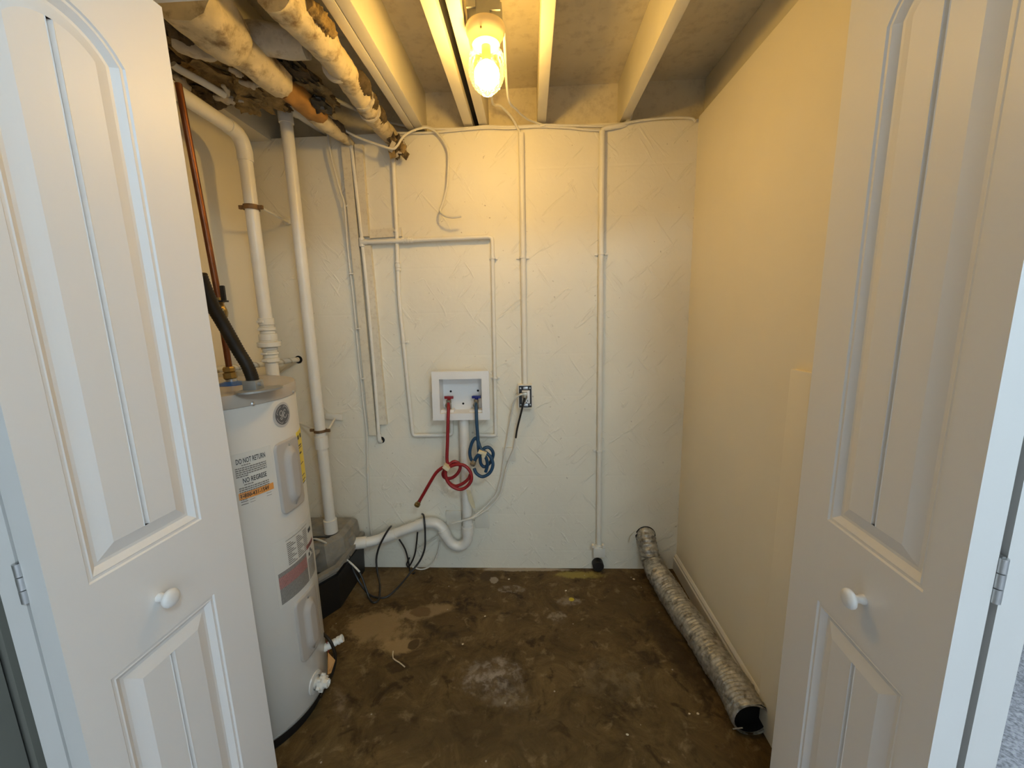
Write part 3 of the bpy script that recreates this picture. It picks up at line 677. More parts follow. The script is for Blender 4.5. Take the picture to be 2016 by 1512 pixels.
# top fittings
zc = 1.1165
b0 = PZ(500, 768, zc)
pl = MB(); c0 = PZ(512, 767, zc)
vs = [Vector((c0.x, c0.y, zc+0.003))]; e1 = (PZ(557, 759, zc)-PZ(468, 774, zc)); a_ = e1.length/2; e1.normalize(); e2 = Vector((-e1.y, e1.x, 0))
pl.lathe((c0.x, c0.y, zc-0.003), (0,0,1), [(0.0, 0), (1.0, 0), (1.0, 0.005), (0.9, 0.006), (0.0, 0.006)], 32)
pl.v = [Vector((c0.x, c0.y, v.z))+e1*((v-c0).dot(e1)*a_)+e2*((v-c0).dot(e2)*0.036) for v in pl.v]
obj('wiring_cover', pl, M['greysteel'], heater, True, 40)
fx = [b0+Vector((0, 0, 0.012)), P(497, 745, b0.y), P(487, 720, b0.y-0.005), P(470, 692, b0.y-0.01), P(453, 662, b0.y-0.02), P(437, 634, b0.y-0.03), P(420, 605, b0.y-0.045), P(405, 572, b0.y-0.06), P(393, 540, b0.y-0.075)]
fx2 = catmull(fx, 12)
obj('flex_conduit', MB().tube(fx2, 0.0155, 14, 1, rfun=lambda i, k, q: q*(1+(0.05 if i % 2 else -0.03))), M['flex'], heater, True, 80)['label'] = 'dark brown ribbed flexible conduit'
obj('conduit_clamp', MB().cbox(b0+Vector((0.0, 0, 0.014)), (0.019, 0, 0), (0, 0.017, 0), (0, 0, 0.014), 0.003).lathe(b0+Vector((0.018, -0.004, 0.018)), (1, 0, 0), [(0.006, 0), (0.006, 0.010), (0, 0.011)], 8), M['greysteel'], heater, True, 40)
cb = PZ(457, 757, zc)
obj('nipple_ring', MB().lathe((cb.x, cb.y, zc-0.001), (0,0,1), [(0.0, 0), (0.040, 0), (0.041, 0.003), (0.030, 0.007), (0.016, 0.011), (0.0, 0.011)], 32), M['bluering'], heater)['label'] = 'blue plastic ring at the cold inlet'
obj('nipple', MB().lathe((cb.x, cb.y, zc), (0,0,1), [(0.0135, 0), (0.0135, 0.03), (0, 0.03)], 16), M['steel'], heater)

# copper supply line with ball valve
CYy = cb.y
cop = thing('copper_supply_pipe', 'dark copper water pipe with brass ball valve dropping to the heater', 'pipe', (cb.x, cb.y, zc))
pt_ = [P(351, 165, CYy), P(385, 320, CYy), P(412, 455, CYy), P(431, 590, CYy)]
obj('pipe', MB().tube([P(351, 165, CYy), P(431, 590, CYy)], 0.0085, 14), M['copper'], cop)
obj('pipe', MB().tube([P(438, 640, CYy), P(452, 728, CYy)], 0.0085, 14), M['copper'], cop)
v0, v1 = P(430, 586, CYy), P(438, 645, CYy); L_ = (v1-v0).length
vb = obj('ball_valve', MB().lathe(v0, v1-v0, [(0.0, 0), (0.013, 0), (0.014, 0.004), (0.014, 0.014), (0.011, 0.016), (0.017, L_*0.38), (0.019, L_*0.5), (0.017, L_*0.64), (0.012, L_*0.72), (0.014, L_*0.75), (0.014, L_*0.96), (0.010, L_), (0, L_)], 8), M['brass'], cop, True, 30)
lv = [P(441, 592, CYy-0.02), P(437, 562, CYy-0.022)]
obj('lever', MB().cbox((lv[0]+lv[1])/2, (0.0065, 0, 0), (0, 0.004, 0), (lv[1]-lv[0])/2, 0.003).cbox(P(438, 593, CYy-0.01), (0.010, 0, 0), (0, 0.012, 0), (0, 0, 0.0025), 0.001), M['black'], vb, True, 40)
obj('valve_stem', MB().lathe(P(434, 612, CYy), (0.9, -0.5, 0), [(0.008, 0), (0.008, 0.022), (0.005, 0.024), (0, 0.024)], 8), M['brass'], vb)
u0, u1 = P(450, 722, CYy), P(455, 748, CYy); L_ = (u1-u0).length
obj('union', MB().lathe(u0, u1-u0, [(0.0, 0), (0.013, 0), (0.016, 0.004), (0.016, L_*0.35), (0.013, L_*0.4), (0.0175, L_*0.45), (0.0175, L_*0.85), (0.012, L_), (0, L_)], 8), M['brass'], cop, True, 30)

# ------------------------------------------------------------------ white waste pipes at the left
Y2 = 1.55
vent = thing('discharge_pipe', 'white painted pipe with check valve, elbowing along the left wall behind the heater', 'pipe', P(545, 745, Y2))
x2, y2 = -1.043, Y2
obj('pipe', MB().tube([(x2, y2, 1.0), (x2, y2, 1.905)], 0.0235, 20), M['pvc'], vent)
obj('elbow', MB().tube([(x2, y2, 1.885), (x2, y2, 1.925), (x2, y2-0.012, 1.955), (x2, y2-0.037, 1.972), (x2, y2-0.075, 1.976)], 0.0265, 20, 5), M['pvc'], vent)
obj('pipe', MB().tube([(x2, y2-0.06, 1.976), (x2-0.004, 0.95, 1.992)], 0.0235, 20), M['pvc'], vent)
def zof(py, Y=Y2, px=530): return P(px, py, Y).z
cv = [(0.0, zof(748))]
def ring(z1, z0, r, b=0.002): return [(r-b, z0), (r, z0+b), (r, z1-b), (r-b, z1)]
pr = []
for py1, py0, r in ((626, 640, 0.0285), (640, 644, 0.0255), (644, 651, 0.031), (651, 657, 0.027), (657, 670, 0.033), (670, 673, 0.034), (673, 683, 0.042), (683, 689, 0.029), (689, 693, 0.026), (693, 698, 0.030), (698, 705, 0.0265), (705, 713, 0.0305)):
    pr = ring(zof(py1), zof(py0), r) + pr
pr = [(0.02, pr[0][1])]+pr+[(0.02, pr[-1][1])]
chk = obj('check_valve', MB().lathe((x2, y2, 0), (0,0,1), pr, 24), M['paint'], vent, True, 35)
for py in (633, 648, 695, 709):
    obj('clamp_screw', MB().cbox((x2-0.004, y2-0.031, zof(py)), (0.012, 0, 0), (0, 0.004, 0), (0, 0, 0.0045), 0.0015), M['paint'], chk)
hz = zof(409, Y2, 493)
hg = thing('pipe_hanger', 'rusty strap hanger with a rod holding the pipe nearest the left wall', 'bracket', (x2, y2, hz))
obj('strap', MB().lathe((x2, y2, hz), (0,0,1), [(0.0245, -0.008), (0.028, -0.009), (0.0265, 0.0), (0.028, 0.009), (0.0245, 0.008)], 20, cap=False).cbox((x2-0.032, y2-0.01, hz), (0.009, 0, 0), (0, 0.005, 0), (0, 0, 0.007), 0.001).cbox((x2+0.034, y2, hz), (0.010, 0, 0), (0, 0.005, 0), (0, 0, 0.007), 0.001), M['rust'], hg, True, 40)
obj('rod', MB().tube([Vector((x2+0.035, y2, hz)), P(568, 438, 1.87)], 0.005, 8), M['paint'], hg)
obj('anchor', MB().blob(P(565, 437, 1.872), 0.022, 0.012, 0.014, 0.3, 2, 2, 3), M['paint'], hg)
Y3 = 1.70; x3 = -0.957
z3 = P(655, 1040, Y3).z
sp = thing('sump_standpipe', 'tall white pipe rising from the dusty sump lid to the joists', 'pipe', (x3, Y3, z3))
obj('pipe', MB().tube([(x3, Y3, z3-0.01), (x3, Y3, 2.09)], 0.0235, 20), M['pvc'], sp)
obj('elbow', MB().tube([(x3, Y3, 2.075), (x3, Y3, 2.12), (x3+0.003, Y3+0.015, 2.142), (x3+0.008, Y3+0.04, 2.15), (x3+0.012, Y3+0.07, 2.15)], 0.0275, 20, 5), M['pvc'], sp)
obj('pipe', MB().tube([(x3+0.010, Y3+0.06, 2.15), (x3+0.045, YR-0.01, 2.147)], 0.0235, 20), M['pvc'], sp)
zc1, zc0 = P(628, 858, Y3).z, P(630, 882, Y3).z
obj('coupling', MB().lathe((x3, Y3, 0), (0,0,1), [(0.0225, zc0-0.001), (0.029, zc0), (0.029, zc1), (0.0225, zc1+0.001)], 24), M['pvc'], sp)
obj('base_collar', MB().lathe((x3, Y3, 0), (0,0,1), [(0.0225, z3-0.02), (0.0305, z3-0.018), (0.0295, z3+0.045), (0.0225, z3+0.047)], 24), M['pvc'], sp)
zh = P(628, 848, Y3).z
hg = thing('pipe_bracket', 'painted wall bracket with a ring clamp on the tall sump pipe', 'bracket', (x3, Y3, zh))
obj('ring_clamp', MB().lathe((x3, Y3, zh), (0,0,1), [(0.0245, -0.006), (0.0275, -0.006), (0.0275, 0.006), (0.0245, 0.006)], 20, cap=False).cbox((x3-0.036, Y3-0.004, zh+0.004), (0.008, 0, 0), (0, 0.005, 0), (0, 0, 0.006), 0.001).cbox((x3+0.038, Y3-0.004, zh+0.002), (0.009, 0, 0), (0, 0.005, 0), (0, 0, 0.007), 0.001), M['rust'], hg, True, 40)
obj('rod', MB().tube([Vector((x3+0.034, Y3, zh)), P(660, 823, 1.87)], 0.0045, 8), M['paint'], hg)
obj('rod', MB().tube([Vector((x3-0.036, Y3+0.02, zh)), P(588, 833, 1.86)], 0.0045, 8), M['paint'], hg)
c_ = P(658, 820, 1.872)
obj('wall_plate', MB().cbox(c_, (0.042, 0, -0.004), (0, 0.007, 0), (0, 0, 0.016), 0.004), M['paint'], hg)
# spiral wrapped pipe into the wall
a_, b_ = P(418, 729, 1.43), P(586, 708, 1.878)
tw = thing('tape_wrapped_pipe', 'thin white pipe in spiral tape passing behind the check valve into the wall', 'pipe', a_)
obj('pipe', MB().tube([a_, b_], 0.0120, 14), M['paint'], tw)
hl = []; d = (b_-a_); L_ = d.length; d.normalize(); e1 = d.cross(Vector((0,0,1))).normalized(); e2 = d.cross(e1)
rb = MB(); vs = []; N_ = 150
for i in range(N_+1):
    t = i/N_; an = 2*PI*t*9
    for q in (0, 0.010): vs.append(a_+d*(t*L_*0.96+q+0.005)+(e1*math.cos(an)+e2*math.sin(an))*0.0128)
rb.add(vs, [(2*i, 2*i+2, 2*i+3, 2*i+1) for i in range(N_)])
obj('tape', rb, M['scrim'], tw)
obj('wall_hole', MB().lathe(b_+Vector((0.004, 0.0015, 0)), (0,-1,0), [(0.0, 0.002), (0.019, 0.002), (0.019, 0.0), (0.0, 0.0)], 20), M['blackmat'], tw)

# ------------------------------------------------------------------ pipes and boards on the back wall
def clip(px, py, Y, r, parent, w_=0.017, horiz=False):
    c = P(px, py, Y)
    mb = MB().lathe(c, (0,0,1) , [(r+0.0003, -0.004), (r+0.003, -0.004), (r+0.003, 0.004), (r+0.0003, 0.004)], 14, cap=False)
    mb.cbox(c+Vector((0, 0.010, 0)), (r+w_, 0, 0), (0, 0.0025, 0), (0, 0, 0.005), 0.001)
    return obj('strap', mb, M['paint'], parent, True, 40)
def coupling(px, py, Y, r, parent, axis=(0,0,1), h=0.012):
    return obj('coupling', MB().lathe(P(px, py, Y), axis, [(r, -h), (r+0.0035, -h+0.001), (r+0.0035, -h*0.2), (r+0.001, -h*0.12), (r+0.001, h*0.12), (r+0.0035, h*0.2), (r+0.0035, h-0.001), (r, h)], 16), M['paint'], parent, True, 40)
YP = 1.865
cn = thing('outlet_conduit', 'straight white conduit running down to the open outlet box', 'conduit', P(1033.5, 755, YP))
obj('conduit', MB().tube([P(1026, 262, YP), P(1033.7, 760, YP)], 0.0125, 16), M['paint'], cn)
clip(1029, 507, YP, 0.0125, cn); 
cn = thing('floor_conduit', 'straight white conduit at the right ending in a black plugged box above the floor', 'conduit', P(1178.4, 1071, YP))
obj('conduit', MB().tube([P(1185.5, 258, YP), P(1178.6, 1078, YP)], 0.0122, 16), M['paint'], cn)
obj('bend', MB().tube([P(1186, 262, YP), P(1189, 254, YP), P(1205, 250, YP), P(1228, 246, YP+0.01), P(1238, 238, YP+0.03), P(1242, 222, YP+0.05), P(1244, 200, YP+0.06)], 0.0105, 12, 4), M['paint'], cn)
clip(1184, 500, YP, 0.0122, cn); clip(1180, 888, YP, 0.0122, cn)
zb1 = P(1178, 1073, YP).z
bx = P(1179, 1085, 1.862)
bxo = obj('junction_body', MB().cbox(bx, (0.029, 0, 0), (0, 0.017, 0), (0, 0, 0.026), 0.004), M['paint'], cn, True, 30)
obj('connector', MB().lathe(P(1178.5, 1075, YP), (0,0,1), [(0.0125, -0.012), (0.019, -0.010), (0.019, 0.006), (0.0125, 0.008)], 8), M['paint'], bxo)
for s_ in (-1, 1): obj('lug', MB().lathe(P(1178.5+s_*10, 1077, 1.83), (0,1,0), [(0.0, 0), (0.007, 0), (0.007, 0.02), (0, 0.02)], 12), M['paint'], bxo)
obj('black_plug', MB().lathe(Vector((P(1180, 1108, 1.82).x, 1.88, 0.034)), (0,-1,0), [(0.026, 0.0), (0.0285, 0.002), (0.0285, 0.034), (0.0255, 0.038), (0.0, 0.038)], 28), M['black'], cn)['label'] = 'round black plug'
# cold line
r_ = 0.0092
def chain(l, Y=YP): return [P(a, b_, Y) for a, b_ in l]
cold = thing('washer_supply_pipe', 'thin white pipe dropping from the torn pipe wrap and turning under the washer box', 'pipe', P(813, 855, YP))
obj('pipe', MB().tube(chain([(772, 296), (775, 330), (778, 400), (781, 455), (783, 525), (787, 600), (794, 670), (803, 760), (812, 846)]), r_, 12, 4), M['paint'], cold)
obj('pipe', MB().tube(chain([(812, 842), (813, 853), (817, 857), (830, 857), (860, 857), (880, 856)]), r_, 12, 3), M['paint'], cold)
obj('riser', MB().tube(chain([(876, 856), (887, 855), (889, 850), (889, 835), (889, 820)]), r_, 12, 3), M['paint'], cold)
coupling(783, 519, YP, r_, cold); coupling(784, 528, YP, r_, cold); clip(780, 455, YP, r_, cold, 0.010); clip(795, 673, YP, r_, cold, 0.012)
hot = thing('branch_pipe', 'white pipe between the wall boards with a level branch to the right', 'pipe', P(747, 866, YP))
obj('riser', MB().tube(chain([(691, 282), (705, 400), (713, 475), (722, 560), (730, 650), (740, 770), (746, 860)], 1.862), 0.0085, 12, 4), M['paint'], hot)
obj('elbow_end', MB().tube([P(746, 855, 1.862), P(747, 866, 1.862), P(749, 869, 1.872), P(750, 869, 1.882)], 0.0105, 12, 3), M['paint'], hot)
obj('wall_hole', MB().lathe(P(751, 866, 1.8795), (0,-1,0), [(0.0, 0.0015), (0.017, 0.0015), (0.017, 0), (0, 0)], 18), M['blackmat'], hot)
obj('branch', MB().tube(chain([(711, 477), (790, 474), (880, 470), (962, 466.5)], 1.855), 0.0098, 12, 3), M['paint'], hot)
ax_ = P(880, 470, 1.855)-P(790, 474, 1.855)
coupling(797, 473.3, 1.855, 0.0098, hot, ax_); coupling(807, 473, 1.855, 0.0098, hot, ax_)
obj('tee', MB().lathe(P(712.5, 477, 1.86), (0,0,1), [(0.0085, -0.02), (0.0125, -0.019), (0.0125, 0.019), (0.0085, 0.02)], 14).lathe(P(712.5, 477, 1.858), ax_, [(0.0125, 0), (0.0125, 0.024), (0.0095, 0.025)], 14), M['paint'], hot, True, 40)
obj('drop', MB().tube(chain([(958, 466.7), (966, 468), (969, 476), (970, 520), (971.5, 600), (974, 740), (976, 848)], YP), 0.0088, 12, 4), M['paint'], hot)
obj('return', MB().tube(chain([(976, 844), (976, 855), (971, 857.5), (955, 857), (944, 856), (938, 850), (937, 820)], YP), 0.0088, 12, 3), M['paint'], hot)
clip(971, 508, YP, 0.0088, hot, 0.010); clip(975, 744, YP, 0.0088, hot, 0.012)
# boards
def wboard(name, label, l0, r0, l1, r1, yf=1.858):
    mb = MB(); q = [P(*l0, yf), P(*r0, yf), P(*r1, yf), P(*l1, yf)]; bk = [Vector((v.x, YB, v.z)) for v in q]
    mb.add(q+bk, [(0,1,2,3), (7,6,5,4), (0,4,5,1), (1,5,6,2), (2,6,7,3), (3,7,4,0)])
    o = obj(name, mb, M['board'], None, False); return tag(o, label, 'board')
wboard('wall_board', 'long painted board on the left of the white riser pipe, reaching lowest', (671, 286), (688, 286), (727, 857), (741, 857))
wboard('wall_board', 'painted board right of the white riser pipe, above the level branch', (697, 284), (713, 284), (711, 465), (726, 465))
wboard('wall_board', 'painted board right of the white riser pipe, below the level branch', (714, 483), (729, 483), (746, 836), (761, 836))
wboard('wall_block', 'small painted wood block behind the level branch pipe', (727, 452), (790, 447.5), (728, 469), (791, 465), 1.868)
for px, py in ((880.5, 1006), ):
    pass
def patch(px0, px1, py0, py1, label):
    a, b_ = P(px0, py1, 1.877), P(px1, py0, 1.877)
    o = obj('wall_patch', MB().cbox(((a.x+b_.x)/2, 1.8775, (a.z+b_.z)/2), ((b_.x-a.x)/2, 0, 0), (0, 0.0075, 0), (0, 0, (b_.z-a.z)/2), 0.002), M['patch'], None, True, 30)
    return tag(o, label, 'patch')
patch(880, 908, 1005, 1042, 'painted square patch on the wall left behind the standpipe trap')
patch(936, 963, 1006, 1038, 'painted square patch on the wall just right of the standpipe')
patch(990, 1015, 881, 907, 'small pale square patch under the hanging outlet cords')

# ------------------------------------------------------------------ washer outlet box
YFB = 1.805
box = thing('washer_box', 'white plastic washing machine outlet box with red and blue valve handles', 'outlet box', P(907, 828, YFB))
o0 = [P(849, 732, YFB), P(962, 730.5, YFB), P(965, 826.5, YFB), P(852.5, 828, YFB)]
i0 = [P(864, 747, YFB), P(947.5, 746, YFB), P(949.5, 813, YFB), P(866.5, 815, YFB)]
DP = 0.066
fl = MB()
ob_ = [v+Vector((0, 0.012, 0)) for v in o0]; ib = [v+Vector((0, DP, 0)) for v in i0]
ib = [Vector((v.x+(0.004 if k in (0, 3) else -0.004), v.y, v.z+(-0.004 if k < 2 else 0.004))) for k, v in enumerate(ib)]
fl.add(o0+i0+ob_+ib, [(k, (k+1) % 4, 4+(k+1) % 4, 4+k) for k in range(4)]+[(8+k, 8+(k+1) % 4, (k+1) % 4, k) for k in range(4)]+[(4+k, 4+(k+1) % 4, 12+(k+1) % 4, 12+k) for k in range(4)]+[(12, 13, 14, 15)])
hb = [v+Vector((0, YB-YFB, 0)) for v in i0]
obj('housing', fl, M['plastic'], box, False)
sh = MB(); m_ = [Vector((v.x+(-0.012 if k in (0, 3) else 0.012), YFB+0.011, v.z+(0.012 if k < 2 else -0.012))) for k, v in enumerate(i0)]; mbk = [Vector((v.x, YB, v.z)) for v in m_]
sh.add(m_+mbk, [(k, (k+1) % 4, 4+(k+1) % 4, 4+k) for k in range(4)]); obj('shell', sh, M['plastic'], box, False)
for px, py in ((887.5, 770.5), (941, 769), (912, 794.5)):
    obj('screw_hole', MB().lathe(P(px, py, YFB+DP-0.0005), (0,-1,0), [(0.0, 0.0008), (0.0052, 0.0008), (0.0052, 0), (0, 0)], 14), M['blackmat'], box)
for px in (882.5, 938):
    c = P(px, 810, YFB+0.040); obj('valve_shelf', MB().cbox(c, (0.031, 0, 0), (0, 0.022, 0), (0, 0, 0.012), 0.004), M['plastic'], box, True, 30)
def washer_valve(px, py, hm, nm, lab):
    c = P(px, py, YFB+0.035)
    b = obj('valve', MB().lathe(c+Vector((0, 0, -0.03)), (0,0,1), [(0.0, 0), (0.0125, 0), (0.0125, 0.022), (0.010, 0.026), (0.0125, 0.03), (0.0125, 0.042), (0.007, 0.046), (0.007, 0.05)], 12).lathe(c+Vector((0, 0.004, -0.004)), (0,-1,-0.15), [(0.011, 0), (0.011, 0.018), (0.0128, 0.019), (0.0128, 0.030), (0.009, 0.032)], 14), M['nickel'], box, True, 35)
    t = c+Vector((0.002, 0, 0.026))
    h = obj('handle', MB().cbox(t, (0.0215, 0, 0), (0, 0.006, 0), (0, 0, 0.0062), 0.002).lathe(t+Vector((0, 0, -0.014)), (0,0,1), [(0.008, 0), (0.010, 0.010), (0.010, 0.014)], 10), hm, b, True, 35); h['label'] = lab
    return c
vr = washer_valve(883.5, 793, M['redplast'], 'r', 'dark red T handle'); vbx = washer_valve(937.5, 792, M['blueplast'], 'b', 'deep blue T handle')
# hoses
def hp(l): return [P(a, b_, y) for a, b_, y in l]
hr = 0.0078
red = thing('washer_hose', 'red rubber washer hose hanging in a tied loop below the white box', 'hose', P(822, 993, 1.76), 'washer hoses')
path = hp([(883, 795, 1.80), (883, 803, 1.775), (882, 830, 1.765), (881, 870, 1.765), (880, 905, 1.765), (884, 914, 1.768), (893, 909, 1.772), (903, 912, 1.775), (906, 921, 1.778), (900, 933, 1.778), (889, 941, 1.778), (877, 941, 1.776), (872, 934, 1.772), (875, 926, 1.764), (885, 919, 1.756), (900, 914.5, 1.752), (915, 917, 1.75), (926, 929, 1.748), (928, 945, 1.747), (919, 958, 1.746), (906, 963.5, 1.745), (891, 958, 1.744), (881, 947, 1.743), (877, 934, 1.742), (878, 924, 1.74), (874, 920, 1.738), (866, 924, 1.74), (857, 933, 1.742), (846, 951, 1.746), (834, 972, 1.752), (823, 991, 1.756)])
obj('hose', MB().tube(path, hr, 12, 5), M['red'], red)
obj('hose_second_turn', MB().tube(hp([(877, 938, 1.757), (884, 950, 1.760), (896, 957, 1.761), (910, 952.5, 1.762), (922, 943, 1.762), (926, 934, 1.764)]), hr, 12, 4), M['red'], red)
e = (path[-1]-path[-2]).normalized()
obj('end_fitting', MB().lathe(path[-1]-e*0.014, e, [(0.008, 0), (0.0095, 0.004), (0.0095, 0.014), (0.0138, 0.016), (0.0138, 0.028), (0.011, 0.030), (0.010, 0.022), (0.0, 0.022)], 14, cap=False), M['brass'], red)['label'] = 'brass hose coupling'
c = P(879.5, 919, 1.748); obj('tape_tie', MB().cbox(c, Vector((0.013, 0, -0.010)), Vector((0, 0.020, 0)), Vector((0.005, 0, 0.0075)), 0.002), M['tape'], red, True, 40)['label'] = 'cream tape tie'
blu = thing('washer_hose', 'dark blue rubber washer hose coiled in several loops under the blue handle', 'hose', P(950, 939, 1.76), 'washer hoses')
path = hp([(937, 795, 1.80), (937.5, 803, 1.775), (938.5, 830, 1.765), (940.5, 858, 1.763), (942, 882, 1.763), (945, 900, 1.772), (946.5, 912, 1.776), (953, 919, 1.778), (962, 914, 1.778), (969, 903, 1.777), (970.5, 890, 1.774), (961.5, 880.5, 1.770), (950, 885, 1.766), (941, 896, 1.768), (933, 908, 1.776), (927, 903, 1.778), (925, 889, 1.778), (929, 872, 1.776), (936, 862.5, 1.774), (941, 868, 1.772), (947, 884, 1.752), (957, 891, 1.748), (966, 900, 1.746), (970.5, 915, 1.745), (964, 931, 1.744), (950, 938.5, 1.744), (938, 932, 1.745), (933.5, 922, 1.748)])
obj('hose', MB().tube(path, hr, 12, 5), M['blue'], blu)
path = hp([(956, 929, 1.758), (959.5, 916, 1.752), (957, 902, 1.742), (949, 892.5, 1.738), (941, 896, 1.738), (935, 905, 1.742), (934, 908, 1.744)])
obj('hose_second_turn', MB().tube(path, hr, 12, 4), M['blue'], blu)
e = (path[-1]-P(941, 896, 1.738)).normalized(); q_ = path[-1]
obj('end_fitting', MB().lathe(q_-e*0.006, e, [(0.0085, 0), (0.0098, 0.004), (0.0098, 0.014), (0.0138, 0.016), (0.0138, 0.028), (0.011, 0.030), (0.010, 0.022), (0.0, 0.022)], 14, cap=False), M['nickel'], blu)['label'] = 'nickel hose coupling'
c = P(950, 890, 1.742); obj('tape_tie', MB().cbox(c, Vector((0.018, 0, -0.006)), Vector((0, 0.018, 0)), Vector((0.003, 0, 0.006)), 0.002).cbox(P(953, 895, 1.735), (0.007, 0, -0.006), (0, 0.004, 0), (0.006, 0, 0.012), 0.002), M['tape'], blu, True, 40)['label'] = 'cream tape tie'

# standpipe, trap and drain
dr_ = 0.0262; YD = 1.845
drain = thing('washer_drain', 'white washer drain pipe with a looping trap under the washer box', 'drain pipe', P(905, 1085, YD))
obj('standpipe', MB().tube([P(913, 820, YD), P(921, 1040, YD)], 0.0243, 20), M['pvc'], drain)
obj('trap', MB().tube(chain([(921, 1030), (921.5, 1048), (918, 1066), (905, 1075), (890, 1070), (879, 1056), (871, 1040), (860, 1031), (845, 1029), (833, 1031)], YD), dr_, 20, 5), M['pvc'], drain)
obj('drain_arm', MB().tube([P(836, 1030, YD), P(800, 1042, 1.835), P(770, 1053, 1.825), P(748, 1061, 1.815), P(730, 1066, 1.80), P(710, 1069, 1.785), P(686, 1071, 1.77)], 0.0243, 20, 5), M['pvc'], drain)
def collar(a, b_, r): 
    a, b_ = Vector(a), Vector(b_); L_ = (b_-a).length
    return obj('collar', MB().lathe(a, b_-a, [(r-0.004, 0), (r, 0.001), (r, L_-0.001), (r-0.004, L_)], 24), M['pvc'], drain, True, 40)
collar(P(920.6, 1036, YD), P(921.4, 1050, YD), 0.0295)
collar(P(878, 1054, YD), P(872, 1042, YD), 0.0290)
collar(P(838, 1030, YD), P(821, 1035, YD), 0.0285); collar(P(780, 1050, 1.827), P(752, 1060, 1.817), 0.0278); collar(P(722, 1067.5, 1.793), P(690, 1070.8, 1.772), 0.0285)
ts = MB(); q = [P(918, 965, 1.815), P(926, 966, 1.815), P(934, 990, 1.812), P(936, 1002, 1.812), P(930, 1000, 1.812), P(922, 985, 1.815)]
ts.add(q+[v+Vector((0, 0.002, 0)) for v in q], [(0,1,2,3,4,5), (11,10,9,8,7,6)]+[(i, (i+1) % 6, 6+(i+1) % 6, 6+i) for i in range(6)])
tag(obj('tape_scrap', ts, M['tape'], None, False), 'yellowed torn tape scrap on the washer standpipe', 'tape')

# ------------------------------------------------------------------ outlet
YO = 1.832
out = thing('outlet_box', 'small open wall outlet with black interior and white receptacle', 'outlet', P(1034, 804, YO))
a, b_ = P(1021, 804, YO), P(1047.5, 758, YO)
cx, cz, hw, hh = (a.x+b_.x)/2, (a.z+b_.z)/2, (b_.x-a.x)/2, (b_.z-a.z)/2
obj('box', MB().box(cx-hw, cx-hw+0.003, YO, YB, cz-hh, cz+hh).box(cx+hw-0.003, cx+hw, YO, YB, cz-hh, cz+hh).box(cx-hw+0.003, cx+hw-0.003, YO, YB, cz-hh, cz-hh+0.003).box(cx-hw+0.003, cx+hw-0.003, YO, YB, cz+hh-0.003, cz+hh), M['paint'], out, False)
obj('black_plate', MB().box(cx-hw+0.003, cx+hw-0.003, YO+0.006, YO+0.010, cz-hh+0.003, cz+hh-0.003), M['black'], out, False)
rc = obj('receptacle', MB().cbox((cx+0.003, YO+0.002, cz-0.001), (0.0185, 0, 0), (0, 0.007, 0), (0, 0, 0.031), 0.003), M['plastic'], out, True, 30)
for dx, w_, z0 in ((-0.006, 0.0012, -0.018), (0.008, 0.0014, -0.018)): obj('slot', MB().box(cx+0.003+dx-w_, cx+0.003+dx+w_, YO-0.0058, YO-0.005, cz+z0-0.005, cz+z0+0.004), M['blackmat'], rc, False)
obj('ground_hole', MB().lathe((cx+0.004, YO-0.005, cz-0.027), (0,-1,0), [(0.0025, 0), (0.0025, 0.001), (0, 0.001)], 10), M['blackmat'], rc)
for q_ in (-1, 1): obj('yoke', MB().cbox((cx+0.002, YO+0.004, cz+q_*0.041), (0.011, 0, 0), (0, 0.002, 0), (0, 0, 0.006), 0.002), M['steel'], out, True, 30)
for sx_, sz_ in ((-1, 1), (1, 1), (-1, -1), (1, -1)): obj('screw', MB().lathe((cx+sx_*0.022, YO+0.006, cz+sz_*0.040), (0,-1,0), [(0.004, 0), (0.004, 0.002), (0, 0.003)], 10), M['steel'], out)
wc = thing('power_cord', 'white appliance cord curving from the outlet to the drain trap', 'cord', P(990, 918, 1.85), 'outlet cords')
pw = [P(1031, 776, 1.812), P(1025, 777, 1.808), P(1016, 783, 1.815), P(1010.5, 796, 1.83), P(1006.5, 817, 1.845), P(1002, 846, 1.855), P(995, 883, 1.862), P(990, 915, 1.865), P(986, 940, 1.866), P(977, 972, 1.862), P(963, 990, 1.852), P(946, 1006, 1.835), P(928, 1019, 1.812), P(908, 1026, 1.808), P(884, 1030, 1.812)]
obj('cord', MB().tube(pw, 0.0042, 8, 4), M['whitecord'], wc)
obj('plug', MB().cbox(P(1033, 776, YO-0.014), (0.012, 0, 0), (0, 0.012, 0), (0, 0, 0.010), 0.003).lathe(P(1031, 776.5, YO-0.018), (-1, 0, 0), [(0.0085, 0), (0.0085, 0.010), (0.005, 0.020), (0.0045, 0.022)], 10), M['nickel'], wc, True, 40)
bc = thing('power_cord', 'black and grey cord hanging straight down from the outlet plug', 'cord', P(1000, 905, 1.85), 'outlet cords')
pb = [P(1033, 783, 1.80), P(1031.5, 788, 1.803), P(1028.5, 802, 1.812), P(1023, 824, 1.828), P(1018, 845, 1.842), P(1015.5, 862, 1.85)]
obj('black_cord', MB().tube(pb, 0.0048, 8, 4), M['blackcord'], bc)
pb2 = [pb[-1], P(1011, 884, 1.858), P(1002, 906, 1.864), P(996, 925, 1.866), P(988, 962, 1.864), P(982, 978, 1.86), P(966, 997, 1.85), P(948, 1010, 1.83), P(930, 1020, 1.81), P(915, 1024, 1.806), P(890, 1030.5, 1.806)]
obj('grey_cord', MB().tube(pb2, 0.0044, 8, 4), M['whitecord'], bc)
obj('plug', MB().lathe(P(1034, 778, YO-0.022), (-0.15, 0, -1), [(0.0, 0), (0.011, 0.002), (0.012, 0.012), (0.008, 0.020), (0.0055, 0.030), (0.0048, 0.034)], 10), M['nickel'], bc, True, 40)

